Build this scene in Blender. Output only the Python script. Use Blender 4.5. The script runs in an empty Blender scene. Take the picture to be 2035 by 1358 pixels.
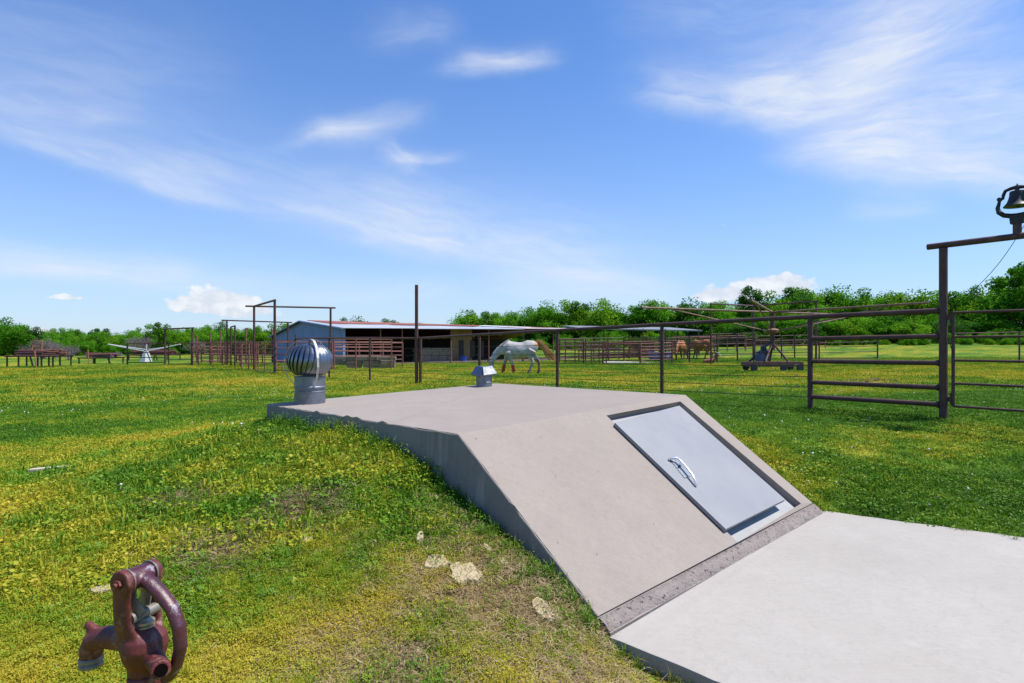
import bpy, bmesh, math, random
import numpy as np
from mathutils import Vector, Matrix, noise as mnoise
R = math.radians
random.seed(7); rng = np.random.default_rng(7)
SC = bpy.context.scene
COL = SC.collection

# ------------------------------------------------------------------ camera
F, CX, YH, CH = 1200.0, 1017.5, 688.0, 1.47      # lens in photo pixels, horizon row, eye height
cam_d = bpy.data.cameras.new('camera'); cam = bpy.data.objects.new('camera', cam_d); COL.objects.link(cam)
cam.location = (0, 0, CH); cam.rotation_euler = (R(90), 0, 0)
cam_d.sensor_width = 36; cam_d.lens = 36 * F / 2035; cam_d.shift_y = (YH - 679) / 2035
cam_d.clip_start = .05; cam_d.clip_end = 6000
SC.camera = cam

# ------------------------------------------------------------------ sun, sky, exposure
SUN_EL, SUN_AZ = R(62), R(92)                    # azimuth clockwise from +Y (the view direction)
sun_d = bpy.data.lights.new('sun', 'SUN'); sun = bpy.data.objects.new('sun', sun_d); COL.objects.link(sun)
sun_d.energy = 4.2; sun_d.angle = R(.53); sun_d.color = (1, .955, .89)
to_sun = Vector((math.cos(SUN_EL) * math.sin(SUN_AZ), math.cos(SUN_EL) * math.cos(SUN_AZ), math.sin(SUN_EL)))
sun.rotation_euler = to_sun.to_track_quat('Z', 'Y').to_euler(); sun.location = (20, 0, 40)
SC.view_settings.view_transform = 'Standard'; SC.view_settings.look = 'None'
SC.view_settings.exposure = 0.70; SC.view_settings.gamma = 1; SC.view_settings.use_curve_mapping = False

class NX:
    """tiny arithmetic wrapper over shader math nodes"""
    nt = None
    def __init__(s, sock): s.s = sock
    @staticmethod
    def m(op, *a):
        n = NX.nt.nodes.new('ShaderNodeMath'); n.operation = op
        for i, v in enumerate(a):
            if isinstance(v, NX): NX.nt.links.new(v.s, n.inputs[i])
            else: n.inputs[i].default_value = v
        return NX(n.outputs[0])
    def __add__(s, o): return NX.m('ADD', s, o)
    __radd__ = __add__
    def __sub__(s, o): return NX.m('SUBTRACT', s, o)
    def __rsub__(s, o): return NX.m('SUBTRACT', o, s)
    def __mul__(s, o): return NX.m('MULTIPLY', s, o)
    __rmul__ = __mul__
    def __neg__(s): return NX.m('MULTIPLY', s, -1.0)
def nmax(a, b): return NX.m('MAXIMUM', a, b)
def nmin(a, b): return NX.m('MINIMUM', a, b)
def nexp(a): return NX.m('EXPONENT', a)
def clamp01(a): return nmin(nmax(a, 0.0), 1.0)
def sstep(a, lo, hi):
    n = NX.nt.nodes.new('ShaderNodeMapRange'); n.interpolation_type = 'SMOOTHSTEP'
    NX.nt.links.new(a.s, n.inputs[0]); n.inputs[1].default_value = lo; n.inputs[2].default_value = hi
    return NX(n.outputs[0])

world = bpy.data.worlds.new('World'); SC.world = world; world.use_nodes = True
wt = world.node_tree; wt.nodes.clear(); NX.nt = wt
sky = wt.nodes.new('ShaderNodeTexSky'); sky.sky_type = 'NISHITA'; sky.sun_disc = False
sky.sun_elevation = SUN_EL; sky.sun_rotation = SUN_AZ
sky.altitude = 200; sky.air_density = 1.0; sky.dust_density = .6; sky.ozone_density = 5.0
tcw = wt.nodes.new('ShaderNodeTexCoord'); sx = wt.nodes.new('ShaderNodeSeparateXYZ'); wt.links.new(tcw.outputs['Generated'], sx.inputs[0])
X, Y, Z = (NX(sx.outputs[i]) for i in range(3))
AZ = NX.m('ARCTAN2', X, Y); EL = NX.m('ARCSINE', clamp01(Z))
def ang(px, py):
    a = math.atan((px - CX) / F); return a, math.atan((YH - py) / F * math.cos(a))
def wnoise(sx_, sy_, scale, detail, off=0., dist=0.):
    c = wt.nodes.new('ShaderNodeCombineXYZ'); wt.links.new((AZ * sx_).s, c.inputs[0]); wt.links.new((EL * sy_).s, c.inputs[1]); c.inputs[2].default_value = off
    n = wt.nodes.new('ShaderNodeTexNoise'); wt.links.new(c.outputs[0], n.inputs['Vector']); n.inputs['Scale'].default_value = scale
    n.inputs['Detail'].default_value = detail; n.inputs['Roughness'].default_value = .55; n.inputs['Distortion'].default_value = dist
    return NX(n.outputs[0])
WA = AZ + (wnoise(1, 1, 6, 4, 1.3) - .5) * .11          # warped coordinates give the wisps ragged outlines
WE = EL + (wnoise(1, 1.6, 6, 4, 7.7) - .5) * .045
def streak(p0, p1, up, dn, s, soft=2):
    a0, e0 = ang(*p0); a1, e1 = ang(*p1)
    c = ((a0 + a1) / 2, (e0 + e1) / 2); th = math.atan2(e1 - e0, a1 - a0); L = math.hypot(a1 - a0, e1 - e0) / 2
    da, de = WA - c[0], WE - c[1]
    u = da * (math.cos(th) / (L * 1.15)) + de * (math.sin(th) / (L * 1.15))
    v = de * math.cos(th) - da * math.sin(th)
    t = nmax(v * (F / up), v * (-F / dn)); u2 = u * u
    c_ = wt.nodes.new('ShaderNodeCombineXYZ'); wt.links.new((u * (L * 9)).s, c_.inputs[0]); wt.links.new((v * 46.).s, c_.inputs[1]); c_.inputs[2].default_value = p0[0] * .37
    n_ = wt.nodes.new('ShaderNodeTexNoise'); wt.links.new(c_.outputs[0], n_.inputs['Vector']); n_.inputs['Scale'].default_value = 1.; n_.inputs['Detail'].default_value = 5; n_.inputs['Roughness'].default_value = .6; n_.inputs['Distortion'].default_value = .5
    return nexp(-(t * t + u2 * u2)) * (sstep(NX(n_.outputs[0]), .12, .88) * (1.0 * s) + .34 * s)
cir = streak((-60, 248), (400, 388), 44, 16, .46)
for a in [((300, 345), (860, 500), 95, 24, .36), ((700, 440), (1230, 560), 95, 24, .55), ((-80, 520), (400, 565), 30, 16, .75),
          ((-60, 190), (260, 225), 60, 26, .30), ((-50, 60), (420, 160), 80, 50, .16), ((625, 272), (810, 236), 26, 15, .46), ((660, 262), (760, 262), 18, 20, .40), ((560, 290), (680, 268), 14, 9, .16),
          ((765, 298), (815, 338), 16, 16, .42), ((780, 326), (890, 314), 14, 7, .36), ((880, 146), (1080, 124), 24, 11, .50), ((915, 128), (1010, 124), 20, 16, .34), ((740, 70), (900, 60), 30, 20, .24),
          ((1290, 195), (1640, 215), 55, 26, .62), ((1480, 200), (1830, 110), 80, 46, .58), ((1680, 110), (2000, -20), 90, 70, .55), ((1660, 265), (2120, 210), 85, 55, .72),
          ((1560, 300), (1800, 300), 40, 20, .36), ((1700, 330), (2100, 350), 46, 30, .62), ((1680, 425), (1830, 425), 26, 16, .34),
          ((1000, 560), (1330, 585), 40, 30, .40), ((450, 575), (900, 585), 30, 22, .3), ((1280, 0), (1700, 10), 60, 60, .2)]:
    cir = cir + streak(*a)
fib = wnoise(1.2, 5, 9, 5, 3.1, .4)
gen = sstep(wnoise(.7, 2.2, 2.6, 4, 11.), .60, .90) * .28       # thin cirrus over the whole sky, in view and behind
cirA = clamp01(cir * (.6 + fib * .8) + gen * .6)
def puff(x0, y0, rx, ry):
    a, e = ang(x0, y0); da = (AZ - a) * (F / rx); de = (EL - e) * (F / ry)
    de = nmax(de, de * -2.2)
    return nexp(-(da * da + de * de))
cum = puff(432, 606, 62, 34) + puff(385, 612, 44, 16) + puff(490, 622, 52, 26) + puff(1490, 585, 90, 30) + puff(1560, 568, 52, 24) + puff(1425, 592, 44, 14) + puff(130, 592, 30, 7) + puff(88, 665, 28, 14)
cn = wnoise(1, 1.15, 34, 7, 5.5)
cumA = sstep(cum * .9 + (cn - .5) * 1.9, .42, .70)
rgbm = lambda: wt.nodes.new('ShaderNodeMix')
def mixc(f, a, b):
    n = rgbm(); n.data_type = 'RGBA'
    if isinstance(f, NX): wt.links.new(f.s, n.inputs[0])
    else: n.inputs[0].default_value = f
    for i, v in ((6, a), (7, b)):
        if isinstance(v, tuple): n.inputs[i].default_value = (*v, 1)
        else: wt.links.new(v, n.inputs[i])
    return n.outputs[2]
SKY_S = .096
hs = wt.nodes.new('ShaderNodeHueSaturation'); wt.links.new(sky.outputs[0], hs.inputs['Color'])
hs.inputs['Saturation'].default_value = 1.0; hs.inputs['Hue'].default_value = .505; hs.inputs['Value'].default_value = 1.0
tn = wt.nodes.new('ShaderNodeMix'); tn.data_type = 'RGBA'; tn.blend_type = 'MULTIPLY'; tn.inputs[0].default_value = 1; wt.links.new(hs.outputs[0], tn.inputs[6]); tn.inputs[7].default_value = (.55, .93, 1.26, 1)
skyc = tn.outputs[2]
cb = .55 / SKY_S
skyc = mixc(nexp(EL * -5.6) * .82, skyc, (cb * .80, cb * .885, cb * 1.02))     # pale air low over the horizon, all round
skyc = mixc(cirA * .84, skyc, (cb * .93, cb * .98, cb * 1.07))
cshade = mixc(sstep(cn, .42, .66), (cb * .82, cb * .875, cb * .97), (cb * 1.06, cb * 1.08, cb * 1.11))
skyc = mixc(cumA * .86, skyc, cshade)
bg = wt.nodes.new('ShaderNodeBackground'); bg.inputs['Strength'].default_value = SKY_S
wt.links.new(skyc, bg.inputs[0])
wo = wt.nodes.new('ShaderNodeOutputWorld'); wt.links.new(bg.outputs[0], wo.inputs[0])

# ------------------------------------------------------------------ helpers
def P(px, py, d):
    return Vector(((px - CX) / F * d, d, CH - (py - YH) / F * d))

def vnoise(x, y, seed=0):
    """value noise on numpy arrays, 0..1"""
    x = np.asarray(x, float); y = np.asarray(y, float)
    xi = np.floor(x).astype(np.int64); yi = np.floor(y).astype(np.int64); fx = x - xi; fy = y - yi
    fx = fx * fx * (3 - 2 * fx); fy = fy * fy * (3 - 2 * fy)
    def h(a, b):
        n = (a * 374761393 + b * 668265263 + seed * 974634777) & 0x7fffffff
        n = ((n ^ (n >> 13)) * 1274126177) & 0x7fffffff
        return ((n ^ (n >> 16)) & 0xffff) / 65535.
    return (h(xi, yi) * (1 - fx) + h(xi + 1, yi) * fx) * (1 - fy) + (h(xi, yi + 1) * (1 - fx) + h(xi + 1, yi + 1) * fx) * fy
def fbm(x, y, seed=0, oct=4):
    s = 0; a = .5; t = 0
    for i in range(oct):
        s = s + a * vnoise(np.asarray(x) * 2 ** i + 17.3 * i, np.asarray(y) * 2 ** i - 9.1 * i, seed + i); t += a; a *= .5
    return s / t

class MB:
    def __init__(s): s.v = []; s.f = []
    def add(s, vs, fs):
        o = len(s.v); s.v += [tuple(v) for v in vs]; s.f += [tuple(i + o for i in f) for f in fs]; return s
    def tube(s, pts, r, n=8, cap=True, flat=1.0, up=None):
        pts = [Vector(p) for p in pts]; k = len(pts); rr = r if isinstance(r, (list, tuple)) else [r] * k
        vs = []; prev = None
        for i, p in enumerate(pts):
            t = (pts[min(i + 1, k - 1)] - pts[max(i - 1, 0)]).normalized()
            if prev is None:
                a = Vector(up) if up else (Vector((0, 0, 1)) if abs(t.z) < .9 else Vector((0, 1, 0)))
            else: a = prev
            a = (a - t * a.dot(t)); a = a.normalized() if a.length > 1e-6 else t.orthogonal().normalized()
            prev = a; b = t.cross(a)
            for j in range(n):
                q = 2 * math.pi * (j + .5) / n
                vs.append(p + a * (math.cos(q) * rr[i]) + b * (math.sin(q) * rr[i] * flat))
        fs = [(i * n + j, i * n + (j + 1) % n, (i + 1) * n + (j + 1) % n, (i + 1) * n + j) for i in range(k - 1) for j in range(n)]
        if cap: fs += [tuple(range(n))[::-1], tuple((k - 1) * n + j for j in range(n))]
        return s.add(vs, fs)
    def box(s, c, size, rz=0, M=None):
        hx, hy, hz = (q / 2 for q in size); M = M or Matrix.Rotation(rz, 3, 'Z'); c = Vector(c)
        vs = [c + M @ Vector((x, y, z)) for x in (-hx, hx) for y in (-hy, hy) for z in (-hz, hz)]
        return s.add(vs, [(0, 1, 3, 2), (4, 6, 7, 5), (0, 4, 5, 1), (2, 3, 7, 6), (0, 2, 6, 4), (1, 5, 7, 3)])
    def hexa(s, bot, top):
        """8-corner solid from two quads"""
        return s.add(list(bot) + list(top), [(3, 2, 1, 0), (4, 5, 6, 7)] + [(i, (i + 1) % 4, 4 + (i + 1) % 4, 4 + i) for i in range(4)])
    def prism(s, poly, z0, z1):
        n = len(poly); vs = [(x, y, z0) for x, y in poly] + [(x, y, z1) for x, y in poly]
        return s.add(vs, [tuple(range(n))[::-1], tuple(range(n, 2 * n))] + [(i, (i + 1) % n, n + (i + 1) % n, n + i) for i in range(n)])
    def lathe(s, prof, n=24, c=(0, 0, 0), axis=None, cap=True):
        M = Vector((0, 0, 1)).rotation_difference(Vector(axis)).to_matrix() if axis else Matrix.Identity(3); c = Vector(c)
        vs = [c + M @ Vector((r * math.cos(2 * math.pi * j / n), r * math.sin(2 * math.pi * j / n), z)) for r, z in prof for j in range(n)]
        k = len(prof)
        fs = [(i * n + j, i * n + (j + 1) % n, (i + 1) * n + (j + 1) % n, (i + 1) * n + j) for i in range(k - 1) for j in range(n)]
        if cap: fs += [tuple(range(n))[::-1], tuple((k - 1) * n + j for j in range(n))]
        return s.add(vs, fs)
    def mesh(s, name, org=(0, 0, 0), smooth=False):
        m = bpy.data.meshes.new(name); o = Vector(org)
        m.from_pydata([tuple(Vector(v) - o) for v in s.v], [], s.f); m.validate(); m.update()
        if smooth: m.polygons.foreach_set('use_smooth', [True] * len(m.polygons))
        return m

ORG = {}
def link(o, parent=None):
    COL.objects.link(o)
    if parent is not None: o.parent = parent
    return o
def tag(o, label=None, cat=None, group=None, kind=None):
    for k, v in (('label', label), ('category', cat), ('group', group), ('kind', kind)):
        if v: o[k] = v
    return o
def thing(name, loc, label, cat, group=None):
    o = bpy.data.objects.new(name, None); o.location = loc; o.empty_display_size = .1; link(o); ORG[o] = Vector(loc)
    return tag(o, label, cat, group)
def build(name, mb, mat, parent=None, smooth=False, bevel=0, loc=None, auto=None):
    """mesh in world coordinates -> object (child of parent, or top-level with its origin at loc)"""
    org = ORG[parent] if parent is not None else Vector(loc or (0, 0, 0))
    m = mb.mesh(name, org, smooth)
    if bevel:
        bm = bmesh.new(); bm.from_mesh(m)
        bmesh.ops.bevel(bm, geom=[e for e in bm.edges if len(e.link_faces) == 2 and e.calc_face_angle(0) > .5], offset=bevel, segments=2, affect='EDGES', profile=.6)
        bm.to_mesh(m); bm.free()
    if auto:
        bm = bmesh.new(); bm.from_mesh(m)
        for f in bm.faces: f.smooth = True
        for e in bm.edges: e.smooth = not (len(e.link_faces) == 2 and e.calc_face_angle(0) > auto)
        bm.to_mesh(m); bm.free()
    m.materials.append(mat)
    o = bpy.data.objects.new(name, m); link(o, parent); ORG[o] = org
    if parent is None: o.location = org
    return o
def fuse(mb, voxel, smooth_iter=4, name='fused'):
    """union of overlapping solids as one continuous skin"""
    me = mb.mesh(name); o = bpy.data.objects.new(name, me); COL.objects.link(o)
    md = o.modifiers.new('r', 'REMESH'); md.mode = 'VOXEL'; md.voxel_size = voxel
    ms = o.modifiers.new('s', 'SMOOTH'); ms.iterations = smooth_iter; ms.factor = .5
    dg = bpy.context.evaluated_depsgraph_get(); out = bpy.data.meshes.new_from_object(o.evaluated_get(dg))
    bpy.data.objects.remove(o); bpy.data.meshes.remove(me)
    out.polygons.foreach_set('use_smooth', [True] * len(out.polygons))
    return out
def fused_obj(name, mb, voxel, mat, parent, it=4):
    org = ORG[parent]; m = fuse(mb, voxel, it, name); m.transform(Matrix.Translation(-org)); m.materials.append(mat)
    o = bpy.data.objects.new(name, m); link(o, parent); ORG[o] = org; return o
def copy_tree(o, parent=None):
    c = o.copy(); link(c, parent)
    for ch in list(o.children): copy_tree(ch, c)
    return c

def set_ramp(cr, stops):
    e = cr.color_ramp.elements
    while len(e) > 1: e.remove(e[-1])
    e[0].position = stops[0][0]; e[0].color = (*stops[0][1], 1)
    for p, c in stops[1:]: q = e.new(p); q.color = (*c, 1)

# ------------------------------------------------------------------ materials
def material(name, c1, c2=None, scale=4, rough=.8, metal=0., bump=0., bscale=40, detail=6, c3=None, s3=1.5, t3=(.55, .7), stretch=None, coord='Object', spec=.5, lo=.35, hi=.65, bdist=.01, rvar=0):
    m = bpy.data.materials.new(name); m.use_nodes = True; nt = m.node_tree; b = nt.nodes['Principled BSDF']
    b.inputs['Roughness'].default_value = rough; b.inputs['Metallic'].default_value = metal
    b.inputs['Specular IOR Level'].default_value = spec
    b.inputs['Base Color'].default_value = (*c1, 1)
    tc = nt.nodes.new('ShaderNodeTexCoord'); vec = tc.outputs[coord]
    if stretch:
        mp = nt.nodes.new('ShaderNodeMapping'); nt.links.new(vec, mp.inputs[0]); mp.inputs['Scale'].default_value = stretch; svec = mp.outputs[0]
    else: svec = vec
    def nz(s, v, d=detail):
        n = nt.nodes.new('ShaderNodeTexNoise'); n.inputs['Scale'].default_value = s; n.inputs['Detail'].default_value = d; n.inputs['Roughness'].default_value = .62; nt.links.new(v, n.inputs['Vector']); return n.outputs[0]
    def ramp(f, lo_, hi_):
        n = nt.nodes.new('ShaderNodeMapRange'); n.inputs[1].default_value = lo_; n.inputs[2].default_value = hi_; nt.links.new(f, n.inputs[0]); return n.outputs[0]
    def mix(f, a, bb):
        n = nt.nodes.new('ShaderNodeMix'); n.data_type = 'RGBA'; nt.links.new(f, n.inputs[0])
        for i, v in ((6, a), (7, bb)):
            if isinstance(v, tuple): n.inputs[i].default_value = (*v, 1)
            else: nt.links.new(v, n.inputs[i])
        return n.outputs[2]
    col = None
    if c2: col = mix(ramp(nz(scale, svec), lo, hi), c1, c2)
    if c3: col = mix(ramp(nz(s3, vec), *t3), col if col else c1, c3)
    if col: nt.links.new(col, b.inputs['Base Color'])
    if rvar:
        q = nt.nodes.new('ShaderNodeMapRange'); nt.links.new(nz(scale * 2, vec), q.inputs[0]); q.inputs[1].default_value = .3; q.inputs[2].default_value = .7
        q.inputs[3].default_value = rough - rvar; q.inputs[4].default_value = rough + rvar; nt.links.new(q.outputs[0], b.inputs['Roughness'])
    if bump:
        bp = nt.nodes.new('ShaderNodeBump'); bp.inputs['Strength'].default_value = bump; bp.inputs['Distance'].default_value = bdist
        nt.links.new(nz(bscale, vec, 8), bp.inputs['Height']); nt.links.new(bp.outputs[0], b.inputs['Normal'])
    m['b'] = 1
    return m
M = {}
M['pipe'] = material('pipe_brown', (.058, .027, .024), (.10, .045, .038), 7, .55, c3=(.15, .07, .05), s3=3, t3=(.6, .75), bump=.3, bscale=60, spec=.4, coord='Generated' if 0 else 'Object')
M['pipe_red'] = material('pipe_rust_red', (.17, .052, .042), (.27, .10, .08), 5, .6, c3=(.08, .03, .026), s3=2.2, t3=(.55, .7), bump=.3, bscale=60, spec=.4)
M['wire'] = material('wire_steel', (.03, .024, .022), (.06, .045, .036), 20, .6, .3)
M['galv'] = material('galvanised', (.24, .255, .285), (.17, .185, .215), 9, .36, .95, c3=(.30, .31, .33), s3=4, t3=(.5, .7), bump=.06, bscale=18, rvar=.1)
M['galv_dull'] = material('galvanised_dull', (.225, .245, .28), (.17, .185, .215), 12, .5, .75, c3=(.16, .15, .155), s3=5, t3=(.56, .75), bump=.08, bscale=20, rvar=.1)
M['strap'] = material('aluminium_strap', (.50, .47, .43), (.42, .4, .37), 14, .5, .35, bump=.05)
M['chrome'] = material('chrome', (.75, .75, .76), None, 4, .25, .6)
M['door'] = material('door_paint', (.195, .20, .212), (.222, .226, .234), 2.2, .55, .0, c3=(.17, .174, .19), s3=6, t3=(.6, .8), bump=.05, bscale=9, spec=.5)
M['doorframe'] = material('door_frame_paint', (.27, .27, .275), (.31, .31, .305), 6, .6, c3=(.24, .12, .08), s3=9, t3=(.66, .78))
M['bellblack'] = material('bell_black', (.010, .009, .011), (.02, .017, .02), 14, .5, .0, bump=.15, bscale=40)
M['sleeper'] = material('sleeper_wood', (.20, .145, .10), (.34, .27, .205), 6, .9, stretch=(1, 6, 6), c3=(.09, .065, .05), s3=3, t3=(.5, .7), bump=.6, bscale=25)
M['white'] = material('white_paint', (.5, .5, .5), (.42, .42, .41), 3, .5)
M['blue'] = material('blue_plastic', (.02, .06, .42), (.03, .08, .48), 5, .4)
M['dirt'] = material('barn_dirt', (.14, .10, .075), (.22, .17, .13), 1.5, .95, bump=.4, bscale=6)
M['dark_steel'] = material('machine_dark', (.03, .032, .05), (.06, .05, .055), 8, .5, .3)
M['machine_blue'] = material('machine_blue', (.03, .05, .13), (.045, .065, .15), 8, .5)
M['stone'] = material('limestone', (.34, .27, .15), (.41, .34, .21), 5, .9, c3=(.24, .165, .085), s3=9, t3=(.55, .75), bump=.5, bscale=40)
M['board'] = material('pale_board', (.52, .44, .33), (.42, .34, .24), 7, .85, stretch=(1, 8, 8), bump=.3)
# ------------------------------------------------------------------ terrain
def V3(x, y, z): return Vector((x, y, z))
A_, B_, C_ = V3(-2.459, 6.054, .89), V3(-.357, 3.985, .889), V3(.504, 3.093, .003)
D_, E_, G_ = V3(1.773, 6.157, .972), V3(2.713, 5.264, .027), V3(-.223, 8.225, .963)
ctrl = np.array([
    (-2.46, 6.05, .70), (-1.41, 5.02, .755), (-1.01, 4.61, .735), (-.80, 4.42, .70), (-.55, 4.17, .60), (-.36, 3.98, .49), (-.14, 3.76, .385), (.0, 3.61, .295), (.18, 3.43, .20), (.33, 3.27, .12), (.47, 3.07, -.03),
    (-.2, 7.9, .62), (-1.3, 7.4, .66), (-2.6, 6.3, .66), (1.8, 6.2, .48), (2.3, 5.8, .26), (2.75, 5.35, -.03), (.3, 5.9, .6), (1.2, 4.6, -.05), (.9, 3.85, -.12), (1.4, 4.2, -.13), (2.0, 4.85, -.12), (2.4, 5.1, -.12), (.65, 3.35, -.10), (.62, 3.0, -.12),
    (2.5, 3.5, -.10), (1.5, 2.6, -.11), (.95, 2.6, -.09), (2.2, 1.3, -.12), (4, 3, -.11), (3.6, 4.7, -.06), (5.5, 3.6, -.03), (4.0, 5.6, .12), (6.5, 4.6, .12), (6, 1.5, -.1),
    (-.3, 2.9, .20), (-1.2, 3.6, .42), (-1.9, 4.7, .60), (-.76, 1.25, .15), (-2, 2.2, .20), (-.1, 1.9, .06), (0, 0, .0), (-3, 4.2, .40), (-4, 6, .38), (-3.2, 7.5, .50), (-6, 7, .20), (-4, 0, .08), (4, -1, -.08), (0, -4, 0),
    (5.95, 8.33, .46), (4.86, 9.84, .446), (3.0, 12.08, .40), (1.09, 14.5, .345), (-.92, 17.06, .30), (-3.06, 19.8, .234), (-4.92, 20.9, .25), (-6.9, 22.8, .27), (2.4, 8.4, .45), (8.2, 5.5, .40),
    (0, 26, .28), (11, 26, .39), (-11, 30, .26), (-20, 30, .22), (-12, 15, .18), (-8, 11, .18), (-20, 12, .1), (-10.6, 38, .27), (3.5, 51, .28), (-18, 46, .24), (-30, 36, .2), (-35, 50, .18), (9, 40, .31), (12, 36, .40), (15, 48, .60), (25, 41, .66), (25, 30, .70), (16, 20, .55), (14, 14, .55), (20, 60, .9),
    (-60, 75, .16), (-40, 90, .2), (0, 90, .6), (50, 75, 1.6), (90, 60, 2.0), (40, 110, 2.1), (90, 110, 2.4), (0, 130, 1.0), (-90, 110, .3), (-100, 20, .1), (100, -20, .8), (0, -80, 0), (-80, -80, 0), (80, -90, .2), (30, 5, .4), (-30, -5, 0)], float)
def _tps_fit(c):
    n = len(c); d = np.linalg.norm(c[:, None, :2] - c[None, :, :2], axis=2); K = np.where(d > 0, d * d * np.log(d + 1e-12), 0) + np.eye(n) * .004
    Pm = np.c_[np.ones(n), c[:, :2]]; Amat = np.block([[K, Pm], [Pm.T, np.zeros((3, 3))]])
    return np.linalg.solve(Amat, np.r_[c[:, 2], 0, 0, 0])
TW = _tps_fit(ctrl)
def gz(x, y):
    x = np.atleast_1d(np.asarray(x, float)); y = np.atleast_1d(np.asarray(y, float)); r = np.hypot(x, y)
    s = np.where(r > 125, 125 / np.maximum(r, 1e-6), 1.); xs, ys = x * s, y * s
    out = np.empty(len(x))
    for i in range(0, len(x), 20000):
        a, b = xs[i:i + 20000], ys[i:i + 20000]
        d = np.hypot(a[:, None] - ctrl[None, :, 0], b[:, None] - ctrl[None, :, 1])
        out[i:i + 20000] = (d * d * np.log(d + 1e-12)) @ TW[:-3] + TW[-3] + TW[-2] * a + TW[-1] * b
    bumps = (fbm(x * 1.6, y * 1.6, 5, 3) - .5) * .035 + (fbm(x * 6, y * 6, 9, 2) - .5) * .014
    return out + bumps * np.clip(1.3 - r / 40, .25, 1)
def g1(x, y): return float(gz([x], [y])[0])
def GP(px, d, h=0.):
    """a point standing on the ground under photo column px at distance d"""
    x = (px - CX) / F * d; return Vector((x, d, g1(x, d) + h))

def inpoly(x, y, poly):
    c = np.zeros(len(x), bool); n = len(poly)
    for i in range(n):
        (x1, y1), (x2, y2) = poly[i], poly[(i + 1) % n]
        if y1 == y2: continue
        c ^= ((y1 > y) != (y2 > y)) & (x < (x2 - x1) * (y - y1) / (y2 - y1) + x1)
    return c
def grow(poly, m):
    c = np.mean(poly, axis=0); return [tuple(np.array(p) + (np.array(p) - c) / np.linalg.norm(np.array(p) - c) * m) for p in poly]
SLAB = [(v.x, v.y) for v in (A_, C_, E_, G_)]
PAD = [(.49, 3.055), (2.745, 5.34), (6.55, 3.03), (3.05, .68)]
SOIL = [(-.15, 3.15, .55, .9), (-.55, 2.45, .40, .7), (.25, 2.75, .3, .75), (-1.3, 3.8, .16, .6), (-1.65, 3.35, .2, .6), (-.05, 3.75, .3, .6), (-2.2, 4.1, .14, .6), (-1.0, 1.75, .2, .5), (.15, 3.45, .25, .6), (.55, 2.55, .3, .4)]
def soil(x, y):
    """how bare the ground is, 0..1"""
    x = np.asarray(x, float); y = np.asarray(y, float); s = np.zeros(len(x))
    for a, b, r, w in SOIL: s = np.maximum(s, w * np.exp(-((x - a) ** 2 + (y - b) ** 2) / r ** 2))
    wl = A_.xy, B_.xy, C_.xy
    return np.clip(s * 1.25 + (fbm(x * 3.2, y * 3.2, 31) - .55) * .9, 0, 1) * np.clip(1.4 - np.hypot(x, y) / 7, 0, 1)
def dry(x, y):
    """how yellow the turf is, 0..1"""
    x = np.asarray(x, float); y = np.asarray(y, float); r = np.hypot(x, y)
    n = fbm(x * .55, y * .55, 3, 4); n2 = fbm(x * .12, y * .3, 13, 4); n3 = fbm(x * 2.6, y * 2.6, 23, 3)
    near = np.exp(-(((x + 1.0) / 2.3) ** 2 + ((y - 2.5) / 1.9) ** 2))
    band = np.exp(-((y - 21) / 5.5) ** 2) + .7 * np.exp(-((y - 31) / 3.) ** 2)
    d = .47 + (n - .5) * np.where(r < 6, 1.35, 1.1) + (n3 - .5) * .8 + near * .36 + band * .13 + (n2 - .5) * .8 * np.clip(r / 10, 0, 1) - np.where((x > 2) & (y < 12), .13, 0) - .12 * np.exp(-((r - 13) / 3) ** 2) - .12 * np.clip((r - 5) / 4, 0, 1)
    return np.clip(d, 0, 1)

def grass_nodes(nt, dry_s, soil_s, rnd=None):
    """turf colour from the two ground maps"""
    def mix(f, a, b):
        n = nt.nodes.new('ShaderNodeMix'); n.data_type = 'RGBA'
        if isinstance(f, float): n.inputs[0].default_value = f
        else: nt.links.new(f, n.inputs[0])
        for i, v in ((6, a), (7, b)):
            if isinstance(v, tuple): n.inputs[i].default_value = (*v, 1)
            else: nt.links.new(v, n.inputs[i])
        return n.outputs[2]
    cr = nt.nodes.new('ShaderNodeValToRGB'); nt.links.new(dry_s, cr.inputs[0])
    set_ramp(cr, [(0, (.060, .165, .006)), (.32, (.125, .255, .008)), (.58, (.32, .33, .014)), (1., (.50, .38, .035))])
    return mix, cr.outputs[0]
def attr(nt, name, typ='GEOMETRY'):
    n = nt.nodes.new('ShaderNodeAttribute'); n.attribute_name = name; n.attribute_type = typ; return n
gm = bpy.data.materials.new('turf_ground'); gm.use_nodes = True; nt = gm.node_tree; bs = nt.nodes['Principled BSDF']; bs.inputs['Roughness'].default_value = .95; bs.inputs['Specular IOR Level'].default_value = .1
ad = attr(nt, 'dry'); asl = attr(nt, 'soil'); tc = nt.nodes.new('ShaderNodeTexCoord')
def nz(nt, vec, s, d=6, rough=.65):
    n = nt.nodes.new('ShaderNodeTexNoise'); n.inputs['Scale'].default_value = s; n.inputs['Detail'].default_value = d; n.inputs['Roughness'].default_value = rough; nt.links.new(vec, n.inputs['Vector']); return n.outputs[0]
def mr(nt, f, a, b, c=0., d=1.):
    n = nt.nodes.new('ShaderNodeMapRange')
    for i, v in enumerate((a, b, c, d)): n.inputs[i + 1].default_value = v
    nt.links.new(f, n.inputs[0]); return n.outputs[0]
def madd(nt, a, b, op='ADD'):
    n = nt.nodes.new('ShaderNodeMath'); n.operation = op
    for i, v in enumerate((a, b)):
        if isinstance(v, (int, float)): n.inputs[i].default_value = v
        else: nt.links.new(v, n.inputs[i])
    return n.outputs[0]
f1 = mr(nt, nz(nt, tc.outputs['Object'], 1.6, 8), .3, .7, -.22, .22)
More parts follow.
